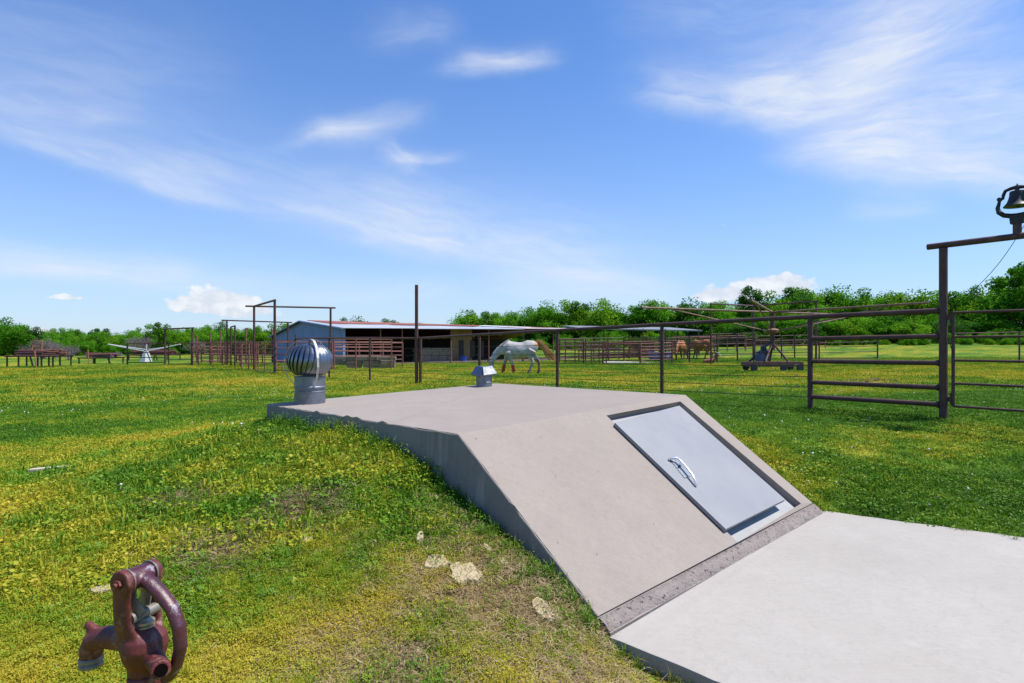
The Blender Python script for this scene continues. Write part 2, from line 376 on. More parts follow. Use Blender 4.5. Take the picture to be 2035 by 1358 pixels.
f2 = mr(nt, nz(nt, tc.outputs['Object'], 22, 4), .3, .7, -.16, .16)
dsum = madd(nt, madd(nt, ad.outputs['Fac'], f1), f2)
mixf, tcol = grass_nodes(nt, dsum, None)
tdark = mixf(mr(nt, nz(nt, tc.outputs['Object'], 60, 4), .42, .58), tcol, (.035, .05, .010))  # dark soil flecks, with the shadow between plants painted in
scol = mixf(mr(nt, nz(nt, tc.outputs['Object'], 30, 6), .35, .65), (.13, .080, .036), (.25, .175, .09))
col = mixf(asl.outputs['Fac'], tdark, scol)
nt.links.new(col, bs.inputs['Base Color'])
bp = nt.nodes.new('ShaderNodeBump'); bp.inputs['Strength'].default_value = .8; bp.inputs['Distance'].default_value = .02
nt.links.new(nz(nt, tc.outputs['Object'], 45, 6), bp.inputs['Height']); nt.links.new(bp.outputs[0], bs.inputs['Normal'])

# ground sheet: fine polar grid round the viewer out to the horizon; denser in the field of view
thf = np.linspace(-math.pi / 4 * 1.15, math.pi / 4 * 1.15, 261); thb = np.linspace(math.pi / 4 * 1.15, 2 * math.pi - math.pi / 4 * 1.15, 61)[1:-1]
th = np.r_[thf, thb]; rr = np.r_[.25, np.geomspace(.6, 30, 170), np.geomspace(30, 4000, 70)[1:]]
gx = (np.sin(th)[None, :] * rr[:, None]).ravel(); gy = (np.cos(th)[None, :] * rr[:, None]).ravel()
gzv = gz(gx, gy); nT, nR = len(th), len(rr)
fs = [(i * nT + j, i * nT + (j + 1) % nT, (i + 1) * nT + (j + 1) % nT, (i + 1) * nT + j) for i in range(nR - 1) for j in range(nT)]
fs.append(tuple(range(nT))[::-1])
me = bpy.data.meshes.new('ground'); me.from_pydata(np.c_[gx, gy, gzv].tolist(), [], fs); me.update()
me.polygons.foreach_set('use_smooth', [True] * len(me.polygons))
for nm, fn in (('dry', dry), ('soil', soil)):
    a = me.attributes.new(nm, 'FLOAT', 'POINT'); a.data.foreach_set('value', fn(gx, gy).astype(np.float32))
me.materials.append(gm); ground = bpy.data.objects.new('ground', me); link(ground); tag(ground, kind='structure')

# ------------------------------------------------------------------ concrete
def concrete(name, c1, c2, streak=False, pits=True, fine=1.):
    m = bpy.data.materials.new(name); m.use_nodes = True; nt = m.node_tree; b = nt.nodes['Principled BSDF']; b.inputs['Roughness'].default_value = .88; b.inputs['Specular IOR Level'].default_value = .25
    tc = nt.nodes.new('ShaderNodeTexCoord'); v = tc.outputs['Object']
    def mix(f, a, bb):
        n = nt.nodes.new('ShaderNodeMix'); n.data_type = 'RGBA'; nt.links.new(f, n.inputs[0])
        for i, q in ((6, a), (7, bb)):
            if isinstance(q, tuple): n.inputs[i].default_value = (*q, 1)
            else: nt.links.new(q, n.inputs[i])
        return n.outputs[2]
    c = mix(mr(nt, nz(nt, v, 1.3, 8), .3, .7), c1, c2)
    c = mix(mr(nt, nz(nt, v, 26, 6), .45, .75, 0, .35), c, tuple(q * .82 for q in c1))
    c = mix(mr(nt, nz(nt, v, 3.2, 5), .58, .75, 0, .5), c, tuple(q * 1.10 for q in c2))
    if streak:
        mp = nt.nodes.new('ShaderNodeMapping'); nt.links.new(v, mp.inputs[0]); mp.inputs['Scale'].default_value = (5, 5, .35)
        s = nz(nt, mp.outputs[0], 1.6, 5); c = mix(mr(nt, s, .56, .66, 0, .65), c, tuple(min(1, q * 1.35) for q in c2))
        s2 = nz(nt, mp.outputs[0], 2.3, 5); c = mix(mr(nt, s2, .58, .70, 0, .7), c, (.20, .13, .09))
    if pits:
        mp2 = nt.nodes.new('ShaderNodeMapping'); nt.links.new(v, mp2.inputs[0]); mp2.inputs['Scale'].default_value = (1, .35, 1); mp2.inputs['Rotation'].default_value = (0, 0, .8)
        pz = nz(nt, mp2.outputs[0], 34, 2, .4); c = mix(mr(nt, pz, .752, .775, 0, .8), c, (.13, .11, .10))
    c = mix(mr(nt, nz(nt, v, .55, 4, .7), .40, .62, 0, .30), c, tuple(q * .80 for q in c1))           # broad damp and weather marks
    mp3 = nt.nodes.new('ShaderNodeMapping'); nt.links.new(v, mp3.inputs[0]); mp3.inputs['Scale'].default_value = (1.2, 26, 1.2); mp3.inputs['Rotation'].default_value = (0, 0, -.75)
    brm = nz(nt, mp3.outputs[0], 3., 6); c = mix(mr(nt, brm, .50, .74, 0, .30), c, tuple(min(1, q * 1.12) for q in c2))   # trowel and broom strokes
    wv = nz(nt, v, 2.4, 9, .72); wr = nt.nodes.new('ShaderNodeMath'); wr.operation = 'ABSOLUTE'; nt.links.new(madd(nt, wv, -.5), wr.inputs[0]); c = mix(mr(nt, wr.outputs[0], .0015, .006, .28, 0), c, tuple(q * .55 for q in c1))   # hairlines
    nt.links.new(c, b.inputs['Base Color'])
    bp = nt.nodes.new('ShaderNodeBump'); bp.inputs['Strength'].default_value = .35 * fine; bp.inputs['Distance'].default_value = .006
    nt.links.new(nz(nt, v, 70, 8), bp.inputs['Height']); nt.links.new(bp.outputs[0], b.inputs['Normal'])
    return m
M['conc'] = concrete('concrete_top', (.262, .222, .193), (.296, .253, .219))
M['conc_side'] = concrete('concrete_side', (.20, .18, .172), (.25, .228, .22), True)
M['conc_pad'] = concrete('concrete_pad', (.338, .310, .274), (.374, .346, .310), pits=False, fine=.6)
mr_ = material('rough_concrete', (.215, .18, .165), (.275, .235, .212), 12, .95, c3=(.055, .042, .038), s3=42, t3=(.585, .63), bump=1., bscale=60, bdist=.02)

root = thing('storm_shelter', ((A_.x + E_.x) / 2, (A_.y + E_.y) / 2, 0), 'grey concrete storm shelter with sloped front, steel hatch and two roof vents', 'storm shelter')
nS = (D_ - B_).cross(C_ - B_).normalized(); nS = nS if nS.z > 0 else -nS
CAMP = Vector((0, 0, CH))
def on(px, py, h=0., p0=B_, n=nS):
    """where the sight line through a photo pixel meets the sloped face raised by h"""
    d = Vector(((px - CX) / F, 1, -(py - YH) / F)); q = p0 + n * h
    return CAMP + d * ((q - CAMP).dot(n) / d.dot(n))
hole = [on(1205, 826), on(1352, 798), on(1592, 1001), on(1466, 1078)]
s_ = .935
Cs, Es = B_.lerp(C_, s_), D_.lerp(E_, s_)
bm = bmesh.new()
def vv(p): return bm.verts.new(p)
def jag(p, q, n, amp):
    out = [p]
    for i in range(1, n):
        t = i / n; out.append(p.lerp(q, t) + Vector((0, 0, (random.random() - .75) * amp)))
    return out + [q]
low = -.6
eAB = [vv(p) for p in jag(A_, B_, 40, .012)]; eBC = [vv(p) for p in jag(B_, Cs, 26, .008)]
vA, vB, vC = eAB[0], eAB[-1], eBC[-1]; bm.verts.remove(eBC[0]); eBC[0] = vB
vD, vG, vE = vv(D_), vv(G_), vv(Es)
hv = [vv(p) for p in hole]; fl = [vv(p - nS * .06) for p in hole]
top = bm.faces.new(eAB + [vD, vG])
for q in ([vB, *[], vD, hv[1], hv[0]], [vD, vE, hv[2], hv[1]], [vE, vC, hv[3], hv[2]], [vC] + eBC[::-1][1:] + [hv[0], hv[3]]): bm.faces.new(q)
for i in range(4): bm.faces.new([hv[i], hv[(i + 1) % 4], fl[(i + 1) % 4], fl[i]])
ffl = bm.faces.new(fl)
bA, bC, bE, bG = (vv((p.x, p.y, low)) for p in (A_, C_, E_, G_)); vC2, vE2 = vv(C_ - Vector((0, 0, .004)) + (Cs - C_) * .0), vv(E_ - Vector((0, 0, .004)))
gC, gE = vv(Cs - nS * .012), vv(Es - nS * .012); g2C, g2E = vv(Cs + (C_ - Cs).normalized() * .008 - nS * .012), vv(Es + (E_ - Es).normalized() * .008 - nS * .012)
bm.faces.new([vC, vE, gE, gC]); bm.faces.new([gC, gE, g2E, g2C]); bm.faces.new([g2C, g2E, vE2, vC2])
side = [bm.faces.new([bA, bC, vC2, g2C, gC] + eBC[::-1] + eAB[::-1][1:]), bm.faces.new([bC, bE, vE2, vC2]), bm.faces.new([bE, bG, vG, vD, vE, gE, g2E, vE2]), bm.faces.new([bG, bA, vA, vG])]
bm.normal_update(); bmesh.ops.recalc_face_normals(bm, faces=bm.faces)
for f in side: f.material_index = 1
ffl.material_index = 2
edges = [e for e in bm.edges if set(e.verts) <= set(eAB + eBC) or set(e.verts) in ({vA, vG}, {vG, vD}, {vD, vE}, {vB, vD})]
bmesh.ops.bevel(bm, geom=edges, offset=.009, segments=2, affect='EDGES', profile=.5)
bmesh.ops.translate(bm, vec=-ORG[root], verts=bm.verts)
me = bpy.data.meshes.new('shell'); bm.to_mesh(me); bm.free()
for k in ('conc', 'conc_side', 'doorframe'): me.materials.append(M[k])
shell = bpy.data.objects.new('shell', me); link(shell, root); ORG[shell] = ORG[root]
# rough strip at the foot of the slope
mb = MB(); n_ = 40; d1 = (C_ - Cs).normalized(); vs = []; 
for i in range(n_ + 1):
    t = i / n_; a = Cs.lerp(Es, t) + d1 * .010; b = C_.lerp(E_, t)
    j = lambda s: Vector((random.uniform(-s, s), random.uniform(-s, s), random.uniform(-s, s)))
    vs += [a - nS * .012, a - nS * .002 + j(.0015), a.lerp(b, .5) + nS * .002 + j(.003), b - nS * .003 + j(.003), b + Vector((0, 0, -.05))]
mb.add(vs, [(i * 5 + k, i * 5 + k + 1, i * 5 + k + 6, i * 5 + k + 5) for i in range(n_) for k in range(4)])
build('footing_strip', mb, mr_, root, smooth=True)
# hatch door
hh = .036; dc = [(1222, 840), (1350, 806), (1561, 993), (1443, 1052)]
dt = [on(x, y, hh) for x, y in dc]; mb = MB(); mb.hexa([p - nS * .030 for p in dt][::-1][::-1], dt)
door = build('hatch_door', mb, M['door'], root, bevel=.004)
mb = MB(); mb.tube([on(1329, 914, .042), on(1335, 911, .062), on(1345, 910, .078), on(1353, 916, .080), on(1366, 931, .080), on(1377, 945, .078), on(1382, 956, .066), on(1383, 966, .044)], .0085, 8, flat=1.5)
hd = build('handle', mb, M['chrome'], door, smooth=True)
mb = MB(); q = [on(x, y, hh) for x, y in ((1329, 912), (1340, 906), (1372, 947), (1360, 951))]; mb.hexa(q, [p + nS * .006 for p in q]); build('handle_plate', mb, M['galv_dull'], door, bevel=.001)
mb = MB(); mb.tube([on(1352, 926, hh), on(1352, 922, .075)], .009, 10); mb.tube([on(1340, 914, hh), on(1341, 913, .05)], .012, 12); build('lock', mb, M['chrome'], door, smooth=False)
# turbine vent
tcx, tcy = (616 - CX) / F * 6.1, 6.1; tz = .893; T0 = Vector((tcx, tcy, tz))
mb = MB(); mb.lathe([(.150, -.05), (.150, .112), (.1525, .116), (.1525, .124), (.146, .128), (.1455, .150), (.156, .156), (.1555, .17), (.1495, .176), (.149, .262), (.154, .266), (.154, .274), (.10, .276)], 40, T0)
tv = build('turbine_vent', mb, M['galv_dull'], root, auto=.5)
fin = []; nF = 26; rows = 12
mb = MB(); vs = []
for i in range(rows + 1):
    t = i / rows; la = R(-58) + t * R(58 + 66); z = .272 + .160 + math.sin(la) * .172; rad = .224 * max(math.cos(la), .05) ** .82
    for k in range(5):
        u = k / 4; a = (u - .5) * 2 * math.pi / nF * 1.55 + .30 * (t - .45) + .16 * math.sin(t * 3.1)
        rr_ = rad * (1.0 - .17 * (1 - u) ** 1.5 + .0 * u) + .006 * math.sin(u * math.pi)
        vs.append((rr_ * math.cos(a), rr_ * math.sin(a), z - .0))
mb.add(vs, [(i * 5 + k, i * 5 + k + 1, i * 5 + k + 6, i * 5 + k + 5) for i in range(rows) for k in range(4)])
fm = mb.mesh('fin', (0, 0, 0), True); fm.materials.append(M['galv'])
for i in range(nF):
    o = bpy.data.objects.new('fin', fm); link(o, tv); o.location = T0 - ORG[root]; o.rotation_euler.z = 2 * math.pi * i / nF
mb = MB(); mb.lathe([(.02, .585), (.055, .584), (.11, .566), (.112, .572), (.06, .594), (.02, .602)], 28, T0, cap=True); build('crown_plate', mb, M['galv'], tv, auto=.6)
mb = MB(); mb.lathe([(.018, .585), (.018, .625), (.024, .626), (.024, .648), (.008, .650)], 14, T0); build('bearing', mb, M['galv_dull'], tv, auto=.6)
for a0 in (R(-54), R(66), R(186)):
    mb = MB(); ca, sa = math.cos(a0), math.sin(a0); pth = [(.152, .19), (.160, .20), (.222, .27), (.250, .37), (.245, .46), (.205, .565), (.13, .628), (.05, .645), (.0, .645)]
    pts = []
    for i in range(len(pth) - 1):
        for s in range(4): t = s / 4; pts.append((pth[i][0] * (1 - t) + pth[i + 1][0] * t, pth[i][1] * (1 - t) + pth[i + 1][1] * t))
    pts.append(pth[-1])
    if a0 == R(-54): pts = [(r_, z_ + 0) for r_, z_ in [(.152, .155)] + pts]
    mb.tube([T0 + Vector((ca * r_, sa * r_, z_)) for r_, z_ in pts], .0125 if a0 == R(-54) else .010, 4, flat=1, up=(-sa, ca, 0))
    for q in range(len(mb.v)):   # flatten the section to a strap
        v = Vector(mb.v[q]); 
    st = build('strap', mb, M['strap'], tv)
    # squash thickness toward the strap's own plane path
    mm = st.data; pp = [T0 + Vector((ca * r_, sa * r_, z_)) - ORG[root] for r_, z_ in pts]; side_v = Vector((-sa, ca, 0))
    for i, p in enumerate(pp):
        for j in range(4):
            v = mm.vertices[i * 4 + j]; dlt = v.co - p; s = dlt.dot(side_v); v.co = p + side_v * s * 1.25 + (dlt - side_v * s) * .16
# small capped vent
S0 = Vector(((962 - CX) / F * 7.75, 7.75, .955))
mb = MB(); mb.lathe([(.102, -.04), (.102, .045), (.1045, .048), (.1045, .056), (.102, .06), (.102, .20), (.094, .2)], 32, S0)
sv = build('capped_vent', mb, M['galv_dull'], root, auto=.5)
mb = MB(); mb.tube([S0 + Vector((.012, -.1035, 0)), S0 + Vector((.012, -.1035, .19))], .004, 6); build('seam', mb, M['galv_dull'], sv)
rot = Matrix.Rotation(R(40), 3, 'Z')
mb = MB(); hw, dr, ou = .072, .105, .058
tp = [S0 + rot @ Vector((x * hw, y * hw, .248 + .012 * (1 - abs(x + y) / 2))) for x, y in ((-1, -1), (1, -1), (1, 1), (-1, 1))]; mb.add(tp, [(0, 1, 2, 3)])
for i in range(4):
    a, b = tp[i], tp[(i + 1) % 4]; o = ((a + b) / 2 - S0); o.z = 0; o.normalize(); e = (b - a).normalized()
    lip = dr + random.uniform(-.01, .012)
    mb.add([a, b, b + o * ou + e * .034 - Vector((0, 0, lip)), a + o * ou - e * .034 - Vector((0, 0, lip)), b + o * (ou - .012) + e * .030 - Vector((0, 0, lip + .014)), a + o * (ou - .012) - e * .030 - Vector((0, 0, lip + .014))], [(0, 1, 2, 3), (3, 2, 4, 5)])
cp = build('cap', mb, M['galv'], sv); sm = cp.modifiers.new('thick', 'SOLIDIFY'); sm.thickness = .003

# pad
mb = MB()
pt = [Vector((*PAD[0], -.002)), Vector((*PAD[1], .016)), Vector((*PAD[2], -.012)), Vector((*PAD[3], -.03))]
rim = []
for k in range(4):
    a, b = pt[k], pt[(k + 1) % 4]; m_ = 44 if k in (1, 3) else 1; nv = Vector((b.y - a.y, a.x - b.x, 0)).normalized()
    for i in range(m_): rim.append(a.lerp(b, i / m_) + (nv * random.gauss(0, .0035) + Vector((0, 0, random.uniform(-.003, 0))) if i else Vector()))
n_ = len(rim); mb.add([p - Vector((0, 0, .14)) for p in rim] + rim, [tuple(range(n_))[::-1], tuple(range(n_, 2 * n_))] + [(i, (i + 1) % n_, n_ + (i + 1) % n_, n_ + i) for i in range(n_)])
pad = build('concrete_pad', mb, M['conc_pad'], None, bevel=.006); tag(pad, kind='structure')

# ------------------------------------------------------------------ yard hydrant
M['hyd'] = material('hydrant_paint', (.065, .009, .009), (.12, .017, .012), 22, .55, .0, c3=(.20, .10, .075), s3=30, t3=(.56, .66), bump=.5, bscale=120, bdist=.003, spec=.6)
M['hyd_handle'] = material('hydrant_handle_paint', (.042, .008, .017), (.085, .013, .018), 18, .42, .0, c3=(.26, .23, .27), s3=24, t3=(.62, .68), bump=.4, bscale=140, bdist=.003, spec=.7)
M['brass'] = material('old_brass', (.45, .40, .30), (.34, .30, .25), 30, .4, .7, bump=.2, bscale=90, bdist=.003)
M['zinc'] = material('zinc_link', (.25, .235, .20), (.18, .165, .14), 25, .5, .5, bump=.15, bscale=90, bdist=.003)
O = P(274, 1147, 1.30); ax_a = Vector((.30, .954, 0)).normalized(); ax_b = Vector((.954, -.30, 0)).normalized(); zz = Vector((0, 0, 1))
def H(b, z, a=0.): return O + ax_b * b + ax_a * a + zz * z
def HP(px, py, a=0.):
    """point of the lever's plane (shifted by a) behind a photo pixel"""
    d = Vector(((px - CX) / F, 1, -(py - YH) / F)); q = O + ax_a * a; return CAMP + d * ((q - CAMP).dot(ax_a) / d.dot(ax_a))
gh = g1(O.x, O.y)
hyd = thing('yard_hydrant', (O.x, O.y, gh), 'chipped dark red yard hydrant with curved lever handle in the near grass', 'hydrant')
zc = (HP(287, 1300) - O); bc0 = zc.dot(ax_b)          # the riser's offset from the pivot
Hc = lambda z: H(bc0, z)
def zpx(py): return HP(287, py).z - O.z
mb = MB()
for s, w in ((-.036, .027), (.036, .025)):   # two ears
    mb.tube([H(0, 0, s - .0085), H(0, 0, s + .0085)], w, 20)
    mb.tube([H(0, .0, s), H(-.002, -.04, s), H(.0, -.085, s), H(bc0 * .5, -.125, s * .8)], [.026, .0245, .025, .03], 12, up=ax_b, flat=.34)
z0, z1 = zpx(1246), zpx(1332)
mb.lathe([(.016, z0 + .004), (.030, z0 - .004), (.043, z0 - .018), (.047, z0 - .038), (.042, z0 - .062), (.032, z1 + .010), (.032, z1 - .006)], 24, Hc(0))
mb.tube([HP(283, 1277), HP(245, 1268), HP(212, 1266), HP(190, 1272), HP(182, 1290), HP(181, 1306)], [.034, .0265, .024, .025, .0245, .022], 16)
mb.tube([HP(198, 1262), HP(173, 1240)], [.013, .0095], 10)
mb.tube([HP(305, 1308, -.01), HP(318, 1326, -.03), HP(320, 1332, -.045)], [.02, .0195, .0195], 12)
fused_obj('body', mb, .003, M['hyd'], hyd, 4)
mb = MB(); mb.lathe([(.034, z1 - .004), (.037, z1 - .008), (.037, z1 - .030), (.034, z1 - .034)], 6, Hc(0)); build('hex_base', mb, M['hyd'], hyd, bevel=.002)
mb = MB(); mb.lathe([(.0245, z1 - .02), (.0245, gh - O.z - .2)], 20, Hc(0)); build('standpipe', mb, M['galv_dull'], hyd, auto=.6)
mb = MB(); mb.tube([H(0, 0, -.027), H(0, 0, .027)], .0235, 22)
mb.tube([H(.002, .004), HP(300, 1160), HP(322, 1182), HP(343, 1210), HP(356, 1245), HP(359, 1285), HP(351, 1322), HP(338, 1345), HP(326, 1354)], [.020, .0175, .0165, .016, .0155, .015, .0145, .013, .010], 14, up=ax_a, flat=.8)
fused_obj('lever_handle', mb, .003, M['hyd_handle'], hyd, 4)
for s in (-.0275, .0275):
    mb = MB(); mb.tube([H(0, 0, s - .0015), H(0, 0, s + .0015)], .0268, 22); build('washer', mb, M['zinc'], hyd, auto=.6)
mb = MB(); mb.tube([H(0, 0, -.0445), H(0, 0, -.051)], .0105, 6); mb.tube([H(0, 0, -.051), H(0, 0, -.057)], .006, 10); build('pivot_bolt', mb, M['hyd'], hyd, bevel=.0008)
for s in (-.017, .017):
    mb = MB(); mb.tube([H(.0, -.012, s), H(.004, -.045, s), HP(283, 1222, s)], [.014, .015, .016], 10, up=ax_b, flat=.28); build('link', mb, M['zinc'], hyd, auto=.7)
lp = HP(283, 1220); mb = MB(); mb.tube([lp - ax_a * .03, lp + ax_a * .036], .0125, 14); build('link_pin', mb, M['zinc'], hyd, auto=.6)
mb = MB(); mb.tube([lp, HP(286, 1250)], .009, 12); build('plunger_rod', mb, M['brass'], hyd, auto=.6)
mb = MB(); mb.lathe([(.016, z0 - .002), (.020, z0 + .001), (.020, z0 + .005), (.0165, z0 + .007), (.0205, z0 + .009), (.0205, z0 + .014), (.016, z0 + .016), (.011, z0 + .021)], 18, Hc(0)); build('packing_nut', mb, M['brass'], hyd, auto=.5)
mb = MB(); mb.lathe([(.0225, 0), (.0245, -.003), (.0245, -.009), (.0215, -.012), (.024, -.015), (.024, -.021), (.0175, -.021), (.0175, -.004)], 24, HP(181, 1304), cap=False); build('outlet_ring', mb, M['zinc'], hyd, auto=.5)
mb = MB(); ax_h = (HP(320, 1332, -.045) - HP(318, 1326, -.03)).normalized(); mb.lathe([(.0125, 0), (.0125, .003), (.0, .003)], 16, HP(320, 1332, -.045) + ax_h * .0005, axis=ax_h); build('hole_shade_disc', mb, material('hole_shade', (.006, .004, .004), None, rough=1., spec=0.), hyd)  # black disc on the boss, painted as the shade inside a hole
# ------------------------------------------------------------------ pipe work
def pipe(name, a, b, r, mat, parent, n=8, mid=0):
    mb = MB(); pts = [Vector(a).lerp(Vector(b), i / (mid + 1)) for i in range(mid + 2)]
    mb.tube(pts, r, n); return build(name, mb, mat, parent, auto=.9)
def standing(px, d, h0, h1, r, mat, parent, name='post', lean=0., n=8):
    g = GP(px, d); return pipe(name, g + Vector((0, 0, h0)), g + Vector((lean, 0, h1)), r, mat, parent, n)
def panel(label, cat, pxd0, pxd1, rails, posts=(0, 1), r=.022, pr=.03, mat=None, top=None, group=None, stays=(), name='livestock_fence', low=-.25):
    """free run of pipe rails between two ground points; rails are heights, posts/stays fractions along it"""
    mat = mat or M['pipe_red']; a, b = GP(*pxd0), GP(*pxd1); t_ = thing(name, a.lerp(b, .5), label, cat, group)
    at = lambda f: (lambda q: Vector((q.x, q.y, g1(q.x, q.y))))(a.lerp(b, f))
    hi = top or max(rails)
    for f in posts: q = at(f); pipe('post', q + Vector((0, 0, low)), q + Vector((0, 0, hi + .02)), pr, mat, t_)
    for f in stays: q = at(f); pipe('stay', q + Vector((0, 0, min(rails))), q + Vector((0, 0, max(rails))), r, mat, t_, 6)
    for h in rails: pipe('rail', a + Vector((0, 0, h)), b + Vector((0, 0, h)), r, mat, t_, 6)
    return t_

# fence along the lawn: pipe posts, pipe top rail, wire strands
FP = [(5.95, 8.33, .46), (4.86, 9.84, .446), (3.0, 12.08, .40), (1.09, 14.5, .345), (-.92, 17.06, .30), (-3.06, 19.8, .234), (-4.92, 20.9, .25), (-6.9, 22.8, .27), (-8.75, 24.4, .26)]
fp = [Vector(p) for p in FP]
fence = thing('pipe_fence', (1.1, 14.5, .3), 'rusty brown pipe and wire fence crossing the whole field behind the shelter', 'fence')
TOPS = [1.50, 1.50, 1.50, 1.50, 1.49, 1.49, 1.50, 1.50, 1.50]
zt = lambda i: fp[i] + Vector((0, 0, TOPS[i]))
for i in range(1, len(fp)):
    if i == 5: continue
    pipe('post', fp[i] - Vector((0, 0, .5)), zt(i) - Vector((0, 0, .02 if i not in (8,) else -.18)), .038 if i > 1 else .042, M['pipe'], fence, 10)
pipe('tall_post', fp[5] - Vector((.07, 0, .5)), fp[5] + Vector((-.07, .0, 3.24)), .055, M['pipe'], fence, 12)
pipe('post', fp[5] + Vector((.06, -.02, -.5)), fp[5] + Vector((.06, 0, 1.52)), .05, M['pipe'], fence, 10)
for i in range(len(fp) - 1): pipe('top_rail', zt(i), zt(i + 1), .040 if i < 5 else .034, M['pipe'], fence, 10)
for h in (1.145, .775, .435, .14 + .06): pipe('brace_rail', fp[0] + Vector((0, 0, h)), fp[1] + Vector((0, 0, h)), .036, M['pipe'], fence, 10)
for i in range(1, len(fp) - 1):
    for h in (.20, .36, .53, .71, .93, 1.16):
        a, b = fp[i] + Vector((0, -.04, h)), fp[i + 1] + Vector((0, -.04, h)); L = (b - a).length; mb = MB(); k = 7
        mb.tube([a.lerp(b, j / k) - Vector((0, 0, .012 * math.sin(math.pi * j / k) + random.uniform(0, .004))) for j in range(k + 1)], .0062, 5); build('wire', mb, M['wire'], fence)
    # wire clips and stray ends
for i in range(1, 5):
    for q in range(5):
        t = random.uniform(.05, .95); p = zt(i).lerp(zt(i + 1), t); mb = MB(); mb.tube([p + Vector((0, -.043, .03)), p + Vector((0, -.05, -.0)), p + Vector((.01, -.04, -.06))], .005, 5); build('wire_tie', mb, M['strap'], fence)
for i, t in ((1, .04), (1, .045), (1, .05)):
    for h in (.36, .53, .71):
        p = (fp[i] + Vector((0, -.04, h))).lerp(fp[i + 1] + Vector((0, -.04, h)), .085 + random.uniform(-.01, .01)); mb = MB(); mb.tube([p - Vector((.03, 0, .01)), p + Vector((.03, 0, .01))], .012, 6); build('strainer', mb, M['wire'], fence)
    break
# gateway with bell
gd = Vector((.617, -.786, 0)); g0 = fp[0]; g2 = g0 + gd * 3.75; g2.z = g1(g2.x, g2.y)
arch = thing('bell_gateway', g0, 'dark pipe gateway with high crossbar carrying the bell, at the right edge', 'gateway')
pipe('post', g0 - Vector((0, 0, .5)), Vector((g0.x, g0.y, 2.82)), .052, M['pipe'], arch, 14)
pipe('post', g2 - Vector((0, 0, .5)), Vector((g2.x, g2.y, 2.86)), .052, M['pipe'], arch, 14)
pipe('crossbar', Vector((g0.x, g0.y, 2.86)) - gd * .19, Vector((g2.x, g2.y, 2.90)) + gd * .2, .042, M['pipe'], arch, 12)
for h in (1.145, .775, .435, .20, 1.5):
    mb = MB(); q = g0 + Vector((0, 0, h)); mb.tube([q - gd * .05, q - gd * .085], [.05, .040], 10); build('weld_collar', mb, M['pipe'], arch)
gate = thing('pipe_gate', g0 + gd * .12, 'thin dark pipe gate hung under the bell at the right edge', 'gate')
ga, gb = g0 + gd * .115, g0 + gd * 3.6; gb = Vector((gb.x, gb.y, g0.z - .0))
gr = .019
for q in (ga, gb): pipe('upright', q + Vector((0, 0, .19)), q + Vector((0, 0, 1.47)), gr + .003, M['pipe'], gate)
for h in (.19, .50, .815, 1.135, 1.465): pipe('rail', ga + Vector((0, 0, h)), gb + Vector((0, 0, h - .01)), gr - .001, M['pipe'], gate)
for h in (.28, 1.40):
    mb = MB(); q = g0 + gd * .07; mb.box(q + Vector((0, 0, h)), (.07, .03, .07), math.atan2(gd.y, gd.x)); mb.tube([q + gd * .02 + Vector((0, 0, h - .07)), q + gd * .02 + Vector((0, 0, h + .09))], .014, 8); build('hinge', mb, M['pipe'], gate)
mb = MB(); mb.tube([g0 + gd * .055 + Vector((0, 0, 1.12)), g0 + gd * .09 + Vector((0, -.02, .95)), g0 + gd * .115 + Vector((0, 0, .82))], .006, 6); build('chain', mb, M['wire'], gate)
# bell: cradle in the plane of the crossbar
sb = .80; bs_ = .80; bc = Vector((g0.x, g0.y, 0)) + gd * sb; zb = 2.91
bell = thing('farm_bell', bc + Vector((0, 0, zb)), 'black cast iron farm bell in its cradle on top of the gateway', 'bell')
BL = lambda u, z, w=0.: bc + gd * u * bs_ + Vector((.786, .617, 0)) * w * bs_ + Vector((0, 0, zb + z * bs_))
mb = MB(); mb.tube([BL(0, -.03), BL(0, .17)], .055, 4, flat=.75); build('pedestal', mb, M['pipe'], bell, bevel=.004)
mb = MB(); mb.hexa([BL(-.085, .15, -.035), BL(.085, .15, -.035), BL(.085, .15, .035), BL(-.085, .15, .035)], [BL(-.10, .285, -.04), BL(.10, .285, -.04), BL(.10, .285, .04), BL(-.10, .285, .04)]); build('bracket', mb, M['bellblack'], bell, bevel=.006)
mb = MB(); pts = [(-.225, .56), (-.235, .50), (-.25, .44), (-.235, .37), (-.17, .31), (-.08, .285), (0, .28)]
full = pts + [(-u, z) for u, z in pts[::-1][1:]]
mb.tube([BL(u, z) for u, z in full], [.02, .024, .03, .034, .034, .035, .035, .035, .034, .034, .03, .024, .02], 8, flat=.8)
mb.tube([BL(-.225, .575, -.03), BL(-.225, .575, .03)], .027, 8); mb.tube([BL(.225, .575, -.03), BL(.225, .575, .03)], .027, 8); build('cradle', mb, M['bellblack'], bell, auto=.8)
mb = MB(); mb.tube([BL(-.23, .575), BL(-.185, .58), BL(-.175, .64), BL(-.15, .70), BL(-.08, .725), BL(0, .735), BL(.08, .725), BL(.15, .70), BL(.175, .64), BL(.185, .58), BL(.23, .575)], [.017, .019, .02, .02, .022, .026, .022, .02, .02, .019, .017], 8)
mb.tube([BL(0, .735), BL(0, .79)], [.018, .006], 8); build('yoke', mb, M['bellblack'], bell, auto=.8)
mb = MB(); sc8 = lambda pr: [(r_ * bs_, z_ * bs_) for r_, z_ in pr]
mb.lathe(sc8([(.178, .425), (.182, .432), (.165, .452), (.135, .49), (.112, .55), (.102, .60), (.100, .645), (.092, .67), (.03, .685), (.03, .72)]), 32, bc + Vector((0, 0, zb))); mb.lathe(sc8([(.172, .43), (.13, .485), (.10, .60), (.0, .65)]), 32, bc + Vector((0, 0, zb)), cap=False); build('bell_cup', mb, M['bellblack'], bell, auto=.7)
